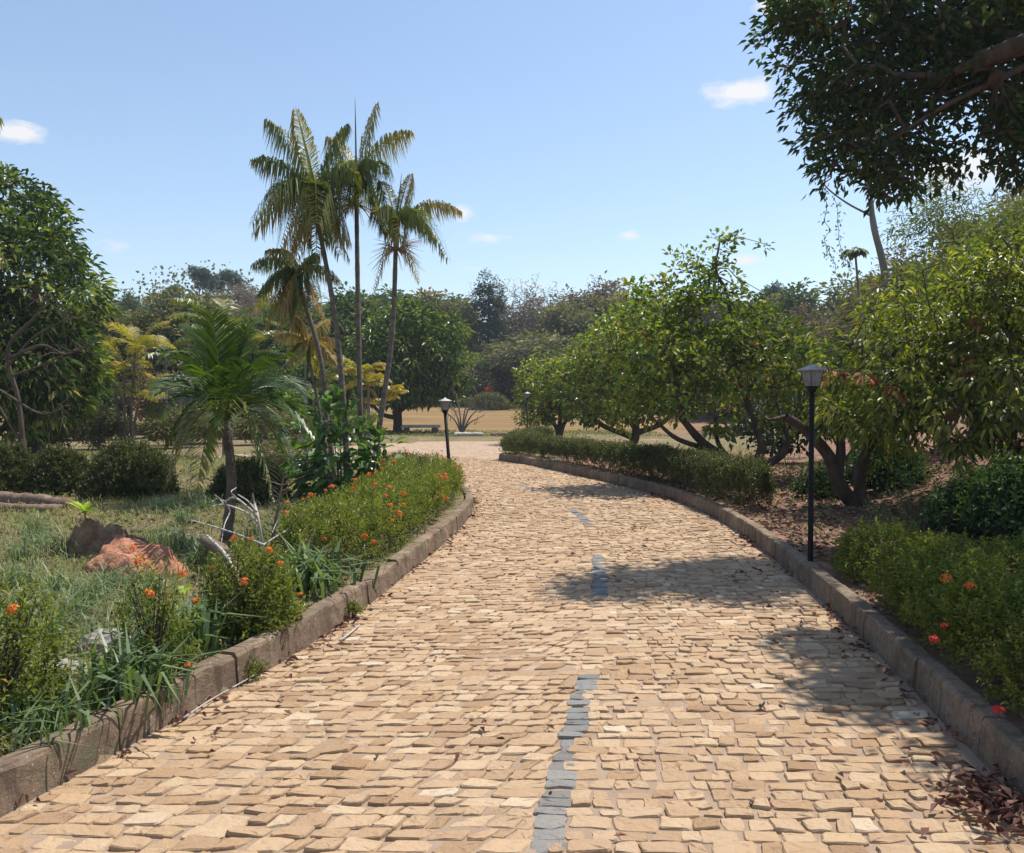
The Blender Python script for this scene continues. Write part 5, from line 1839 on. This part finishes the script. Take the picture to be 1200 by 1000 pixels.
# (kind, pixel column, distance, pixel row of the top)
for kind, px, Y, py, wd in [
    # hill on the left
    ('flat', 235, 118, 318, 1.), ('flat', 262, 122, 322, 1.1), ('green', 205, 112, 338, 1.3), ('dry', 285, 112, 333, 1.3), ('dry', 305, 108, 345, 1.2), ('olive', 250, 106, 345, 1.3), ('green', 320, 115, 352, 1.2),
    ('olive', 185, 100, 348, 1.2), ('green', 165, 96, 350, 1.), ('olive', 225, 98, 352, 1.2), ('dry', 270, 98, 352, 1.2), ('olive', 140, 105, 355, 1.2), ('green', 110, 100, 360, 1.2), ('olive', 80, 100, 362, 1.2), ('olive', 30, 100, 360, 1.3),
    # nearer trees on the left, behind the palms
    ('olive', 190, 44, 352, 1.25), ('olive', 150, 46, 368, 1.2), ('olive', 228, 48, 378, 1.1), ('green', 300, 50, 385, 1.2), ('green', 335, 47, 372, 1.0), ('olive', 270, 52, 372, 1.1), ('green', 395, 54, 350, 1.1), ('green', 360, 56, 365, 1.1), ('dry', 320, 60, 360, 1.1), ('green', 110, 50, 392, 1.2), ('olive', 60, 52, 380, 1.4), ('green', 425, 58, 362, 1.1),
    # small trees between the dry lawn and the field
    ('green', 330, 35, 432, 1.2), ('olive', 288, 37, 440, 1.2), ('green', 395, 38, 428, 1.1), ('olive', 212, 36, 440, 1.3), ('dry', 178, 39, 430, 1.2), ('green', 105, 34, 440, 1.2), ('olive', 60, 33, 430, 1.3), ('green', 365, 42, 415, 1.2), ('scrub', 240, 31, 470, 1.3), ('scrub', 300, 30, 478, 1.3), ('scrub', 345, 31, 482, 1.3), ('scrub', 395, 33, 480, 1.2), ('scrub', 205, 28, 478, 1.3), ('scrub', 115, 27, 476, 1.2), ('scrub', 70, 27, 470, 1.3), ('scrub', 420, 36, 478, 1.0),
    # line beyond the field
    ('olive', 345, 92, 362, 1.2), ('green', 380, 94, 360, 1.2), ('olive', 412, 90, 356, 1.2), ('green', 440, 92, 350, 1.2), ('bare', 400, 98, 340, 1.), ('green', 470, 96, 357, 1.2), ('olive', 500, 92, 352, 1.2), ('bare', 436, 100, 345, 1.), ('bare', 548, 96, 338, .8),
    ('green', 530, 95, 358, 1.2), ('green', 510, 100, 356, 1.2), ('olive', 552, 94, 372, 1.0), ('bare', 600, 92, 335, 1.), ('bare', 617, 94, 334, .9), ('bare', 634, 93, 330, 1.), ('bare', 650, 95, 338, .9), ('bare', 590, 98, 342, .8), ('dry', 608, 99, 352, 1.1), ('dry', 640, 98, 360, 1.2), ('olive', 620, 100, 370, 1.1),
    ('bare', 664, 96, 344, .9), ('dry', 690, 92, 338, 1.2), ('dry', 712, 94, 340, 1.2), ('dry', 730, 92, 342, 1.2), ('dry', 668, 94, 352, 1.3), ('olive', 700, 88, 356, 1.3), ('olive', 735, 88, 358, 1.3), ('olive', 672, 86, 368, 1.2), ('bare', 705, 98, 332, 1.),
    ('olive', 765, 85, 356, 1.2), ('dry', 790, 88, 348, 1.2), ('olive', 815, 84, 360, 1.2), ('green', 845, 88, 358, 1.1), ('dry', 870, 84, 352, 1.2), ('olive', 890, 82, 358, 1.2), ('flat', 912, 86, 340, .5), ('olive', 930, 80, 356, 1.2), ('green', 955, 76, 345, 1.), ('dry', 940, 84, 350, 1.1), ('olive', 975, 72, 338, 1.2), ('olive', 905, 66, 372, 1.2), ('dry', 950, 62, 366, 1.1),
    # scrub at the foot of the far trees
    ('scrub', 505, 84, 424, 1.5), ('scrub', 530, 82, 420, 1.6), ('scrub', 560, 80, 428, 1.6), ('scrub', 590, 84, 420, 1.5), ('scrub', 545, 88, 408, 1.6), ('scrub', 615, 82, 415, 1.6), ('scrub', 575, 90, 405, 1.5), ('scrub', 640, 80, 405, 1.7), ('scrub', 670, 78, 395, 1.6), ('scrub', 700, 76, 398, 1.6), ('scrub', 480, 90, 420, 1.6), ('scrub', 730, 72, 400, 1.6), ('scrub', 765, 70, 402, 1.6), ('scrub', 800, 66, 405, 1.6), ('scrub', 840, 62, 410, 1.6), ('scrub', 880, 60, 405, 1.6), ('scrub', 920, 56, 400, 1.6), ('scrub', 960, 50, 392, 1.6), ('scrub', 895, 40, 430, 1.5), ('scrub', 940, 38, 425, 1.4),
    ('scrub', 400, 88, 415, 1.6), ('scrub', 350, 86, 420, 1.6), ('scrub', 300, 84, 425, 1.6), ('scrub', 250, 82, 425, 1.6), ('scrub', 200, 80, 425, 1.6), ('scrub', 150, 78, 425, 1.6), ('scrub', 100, 76, 425, 1.6), ('scrub', 40, 74, 425, 1.6),
    # rising wood on the right, behind the airy trees
    ('olive', 1000, 44, 345, 1.), ('dry', 1040, 40, 325, 1.), ('olive', 1085, 34, 310, .9), ('dry', 1060, 36, 300, 1.), ('dry', 1130, 32, 265, 1.), ('olive', 1170, 30, 260, .9), ('bare', 1100, 38, 250, .9), ('dry', 1215, 28, 215, 1.), ('olive', 1020, 52, 340, 1.), ('bare', 1150, 40, 225, .9), ('bare', 1185, 36, 215, .9), ('bare', 1060, 42, 290, .8),
]:
    far(kind, px, Y, top_h(px, py, Y), wd)

# the dark ivy-clad tree that stands out of the far line
Y = 90.
b = np.array((PX(573, Y), Y, gz(PX(573, Y), Y)))
h = top_h(573, 322, Y)
lb = [((b[0] + rng.normal(0, .15), Y, b[2] + h * f), (1.75 * g, 1.6, h * .12)) for f, g in ((.12, 1), (.28, 1.), (.42, .95), (.55, 1), (.68, 1.05), (.8, 1.0), (.91, .7))]
tree('ivy_clad_tree', 'tall dark narrow ivy-clad tree standing out above the far bare trees', b, [([b, b + (0, 0, h * .5), b + (0, 0, h * .9)], .3, .1)], lb, 520, 14, (.3, .18), M['dark_green'], M['bark_dark'], .42, .3, droop_w=.4, tb=(2, 2), clump_var=.4)
# red-flowered bush at the far side of the field
root = bush('flowering_bush', 'far bush with a red patch of flowers at the edge of the straw field', (PX(574, 72), 72.), (1.6, 1.2, 1.2), 700, M['olive'], .2, .08, 7, .3, 'bush', flat_top=0)
add_flowers(root, [P3(573 + rng.normal(0, 2.2), 457 + rng.normal(0, 1.2), 70.8) for _ in range(9)], RFLOW, (2, 3.2))

# wood that closes the view behind everything
mb = MB()
n = 72000
x = rng.uniform(-190, 190, n); y = rng.uniform(112, 165, n)
hl_ = np.arange(n) < 14000
x = np.where(hl_, rng.normal(-40, 17, n), x); y = np.where(hl_, rng.uniform(92, 132, n), y)
far_h = rng.random(n) ** .6 * (6.5 + 2.2 * lump(x, y, 7) + 1.5 * lump(x, y, 2.6, 4))
P = np.stack([x, y, terrain(x, y) + np.where(hl_, .32, 1.05) * far_h], 1)
leaves(mb, P, rand_unit(n), rand_unit(n) + np.array((0, 0, .8)), np.where(hl_, .4, .6) * rng.uniform(.6, 1.2, n), np.where(hl_, .25, .4), np.clip(rng.beta(2, 2, n) * .7 + .2 * lump(x, y, 12, 3), 0, 1), .3, .1)
o = mb.build('distant_woods', M['olive'])
tag(o, 'dull olive woodland closing the view behind the far trees', 'woods', None, 'stuff')

# ================================================================== ground cover
# short dry grass of the lawn (one mass)
mb = MB()
n = 140000
r_ = rng.random(n)
y = 3.3 + 22 * r_ ** 1.6
x = -1.0 - (rng.random(n) ** .9) * (1.2 + .62 * y)
lf = rng.random(n) < .12
y = np.where(lf, rng.uniform(9, 30, n), y)
x = np.where(lf, rng.uniform(2.5, 8, n), x)
k = road_dist(np.stack([x, y], 1)) > .2
den = .62 + .6 * lump(x, y, 1.1, 2) + .3 * lump(x, y, .35, 7)
k &= rng.random(n) < np.clip(np.where(lf, .25, den), .03, 1)
x, y = x[k], y[k]
n = len(x)
P = np.stack([x, y, terrain(x, y) - .01], 1)
blades(mb, P, rng.random(n) * 6.28, rng.uniform(.05, .19, n) * (1 + .012 * y), rng.uniform(.004, .008, n) * (1 + .06 * y), rng.uniform(.2, 1.2, n), rng.beta(2, 1.7, n))
# green strip between cross track and straw field
n = 14000
x = rng.uniform(-16, 7, n); y = rng.uniform(37.2, 44, n)
k = rng.random(n) < np.clip(.5 + .6 * lump(x, y, 1.7, 1), .05, 1)
x, y = x[k], y[k]; n = len(x)
blades(mb, np.stack([x, y, terrain(x, y)], 1), rng.random(n) * 6.28, rng.uniform(.08, .22, n), np.full(n, .035), rng.uniform(.2, 1, n), rng.beta(2, 2.5, n))
o = mb.build('lawn_grass', M['grass'])
tag(o, 'sparse short grass covering the dry lawn and verges', 'grass', None, 'stuff')

# fallen leaves: thick under the trees, a rim along both kerbs, drifts on the road
mb = MB()
n = 15000
y = rng.uniform(5.5, 20, n); x = rng.uniform(2.3, 8.5, n)
k = (road_dist(np.stack([x, y], 1)) > .2) & (rng.random(n) < np.clip(.75 + .5 * lump(x, y, .8, 3), .1, 1))
x, y = x[k], y[k]
P = [np.stack([x, y, terrain(x, y) + rng.uniform(.0, .04, len(x))], 1)]
n = 2600
x = -1.2 - rng.random(n) * 5; y = rng.uniform(4, 20, n)
k = road_dist(np.stack([x, y], 1)) > .2
P.append(np.stack([x[k], y[k], terrain(x[k], y[k]) + rng.uniform(0, .03, k.sum())], 1))
P = np.concatenate(P); n = len(P)
a = rng.random(n) * 6.28
leaves(mb, P, np.stack([np.cos(a), np.sin(a), rng.normal(0, .25, n)], 1), np.array((0, 0, 1.)) + rng.normal(0, .45, (n, 3)), rng.uniform(.06, .15, n), rng.uniform(.03, .06, n), rng.beta(1.6, 1.6, n), .35, .1)
tag(mb.build('fallen_leaves', M['litter']), 'dry brown leaf litter under the trees', 'leaf litter', None, 'stuff')
mb = MB()
P = []
for sd, n, u_lo in (('L', 750, 0), ('R', 900, 1)):
    s_ = s_of_y(2.2) + rng.random(n) * 17
    clump = np.clip(.4 + .8 * np.sin(s_ * 2.3) * np.sin(s_ * .9 + 1), .08, 1)
    k = rng.random(n) < clump
    s_ = s_[k]
    off_ = rng.exponential(.018, len(s_)) + .004
    xy = road_xy(s_, off_ if sd == 'L' else 1 - off_)
    P.append(np.column_stack([xy, .012 + rng.random(len(s_)) * .03]))
n = 420                                              # the heap at the lower corner
q_ = np.column_stack([2.03 + rng.normal(0, .13, n), 3.38 + rng.normal(0, .16, n)])
ins = poly_dist(q_, STRIP[::3]) < -.01
q_ = q_[ins]
P.append(np.column_stack([q_, .012 + rng.random(len(q_)) * .05]))
n = 160
s_ = s_of_y(2.5) + rng.random(n) * 14
P.append(np.column_stack([road_xy(s_, rng.random(n)), np.full(n, .022)]))
P = np.concatenate(P); n = len(P)
a = rng.random(n) * 6.28
leaves(mb, P, np.stack([np.cos(a), np.sin(a), rng.normal(0, .3, n)], 1), np.array((0, 0, 1.)) + rng.normal(0, .5, (n, 3)), rng.uniform(.035, .095, n), rng.uniform(.015, .035, n), rng.beta(1.6, 1.8, n), .4, .1)
tag(mb.build('kerbside_leaves', M['red_litter']), 'reddish dry leaves drifted along both kerbs and over the setts', 'leaf litter', None, 'stuff')
log('stick', 'pale thin stick lying on the setts close to the kerb', [(-1.68, 4.32, .035), (-1.62, 4.6, .04), (-1.52, 5.0, .035)], (.005, .004), M['dead_white'], 'stick', 5)
log('stick', 'short white stick on the setts beside the flowering hedge kerb', [(-1.17, 5.75, .03), (-1.13, 5.95, .032), (-1.11, 6.15, .03)], (.009, .007), M['dead_white'], 'stick', 5)

# ================================================================== the air
hz = MB()
box(hz, (0, 280, 22), (900, 740, 56), 0)
m = bpy.data.materials.new('haze')
m.use_nodes = True
nt = m.node_tree
nt.nodes.clear()
out = nt.nodes.new('ShaderNodeOutputMaterial')
pv = nt.nodes.new('ShaderNodeVolumePrincipled')
pv.inputs['Color'].default_value = (.8, .88, 1, 1)
pv.inputs['Density'].default_value = .0006
pv.inputs['Anisotropy'].default_value = .3
link(nt, pv.outputs[0], out.inputs['Volume'])
tag(hz.build('haze', m), 'faint blue haze in the air over the far trees', 'haze', None, 'stuff')

# ================================================================== small clutter
mb = MB()
for k in range(260):
    x = -1.2 - rng.random() * 7 if rng.random() < .6 else rng.uniform(3.2, 6.5)
    y = rng.uniform(4.5, 19)
    if road_dist(np.array([[x, y]]))[0] < .25:
        continue
    a = rng.random() * 6.28
    L = rng.uniform(.12, .55)
    z = gz(x, y) + .015
    d = np.array((math.cos(a), math.sin(a), 0))
    p = np.array((x, y, z))
    tube(mb, [p, p + d * L * .5 + (rng.normal(0, .02), rng.normal(0, .02), .02), p + d * L + (0, 0, rng.uniform(0, .05))], [.006, .005, .002], 4)
tag(mb.build('twig_litter', M['dead_brown']), 'thin dry twigs strewn over the lawn and the leaf litter', 'twigs', None, 'stuff')
for lab, yy, n_ in [('tiny green weed growing out of the kerb foot beside the flowering hedge', 6.55, 60), ('tiny weed in the kerb joint near the rounded ixora bush', 5.05, 34)]:
    e = edge_at(np.array([s_of_y(yy)]))[0]
    bush('kerb_weed', lab, (e[0] + .03, e[1], .0), (.05, .05, .1), n_, M['ixora'], .03, .012, 5, .05, 'weed', flat_top=0, nst=5)
root = thing('hanging_vine', 'thin leafy vines hanging below the bare side branch of the slender tree', 'vine', P3(962, 222, 16.8))
mb = MB()
mbl = MB()
org = np.array(root.location)
for x0, y0, x1, y1 in [(964, 222, 968, 300), (975, 232, 985, 310), (968, 290, 990, 350), (985, 300, 1012, 330)]:
    pts = [P3(x0 + (x1 - x0) * t + rng.normal(0, 1.6), y0 + (y1 - y0) * t, 16.8 + rng.normal(0, .05)) for t in np.linspace(0, 1, 9)]
    tube(mb, catmull(np.array(pts), 3), .006, 4)
    P = np.repeat(np.array(pts), 6, 0) + rng.normal(0, .04, (54, 3))
    leaves(mbl, P, rand_unit(54) + np.array((0, 0, -.5)), rand_unit(54), .07, .035, rng.random(54))
mb.build('stem', M['bark_grey'], root, org)
mbl.build('foliage', M['feather'], root, org)
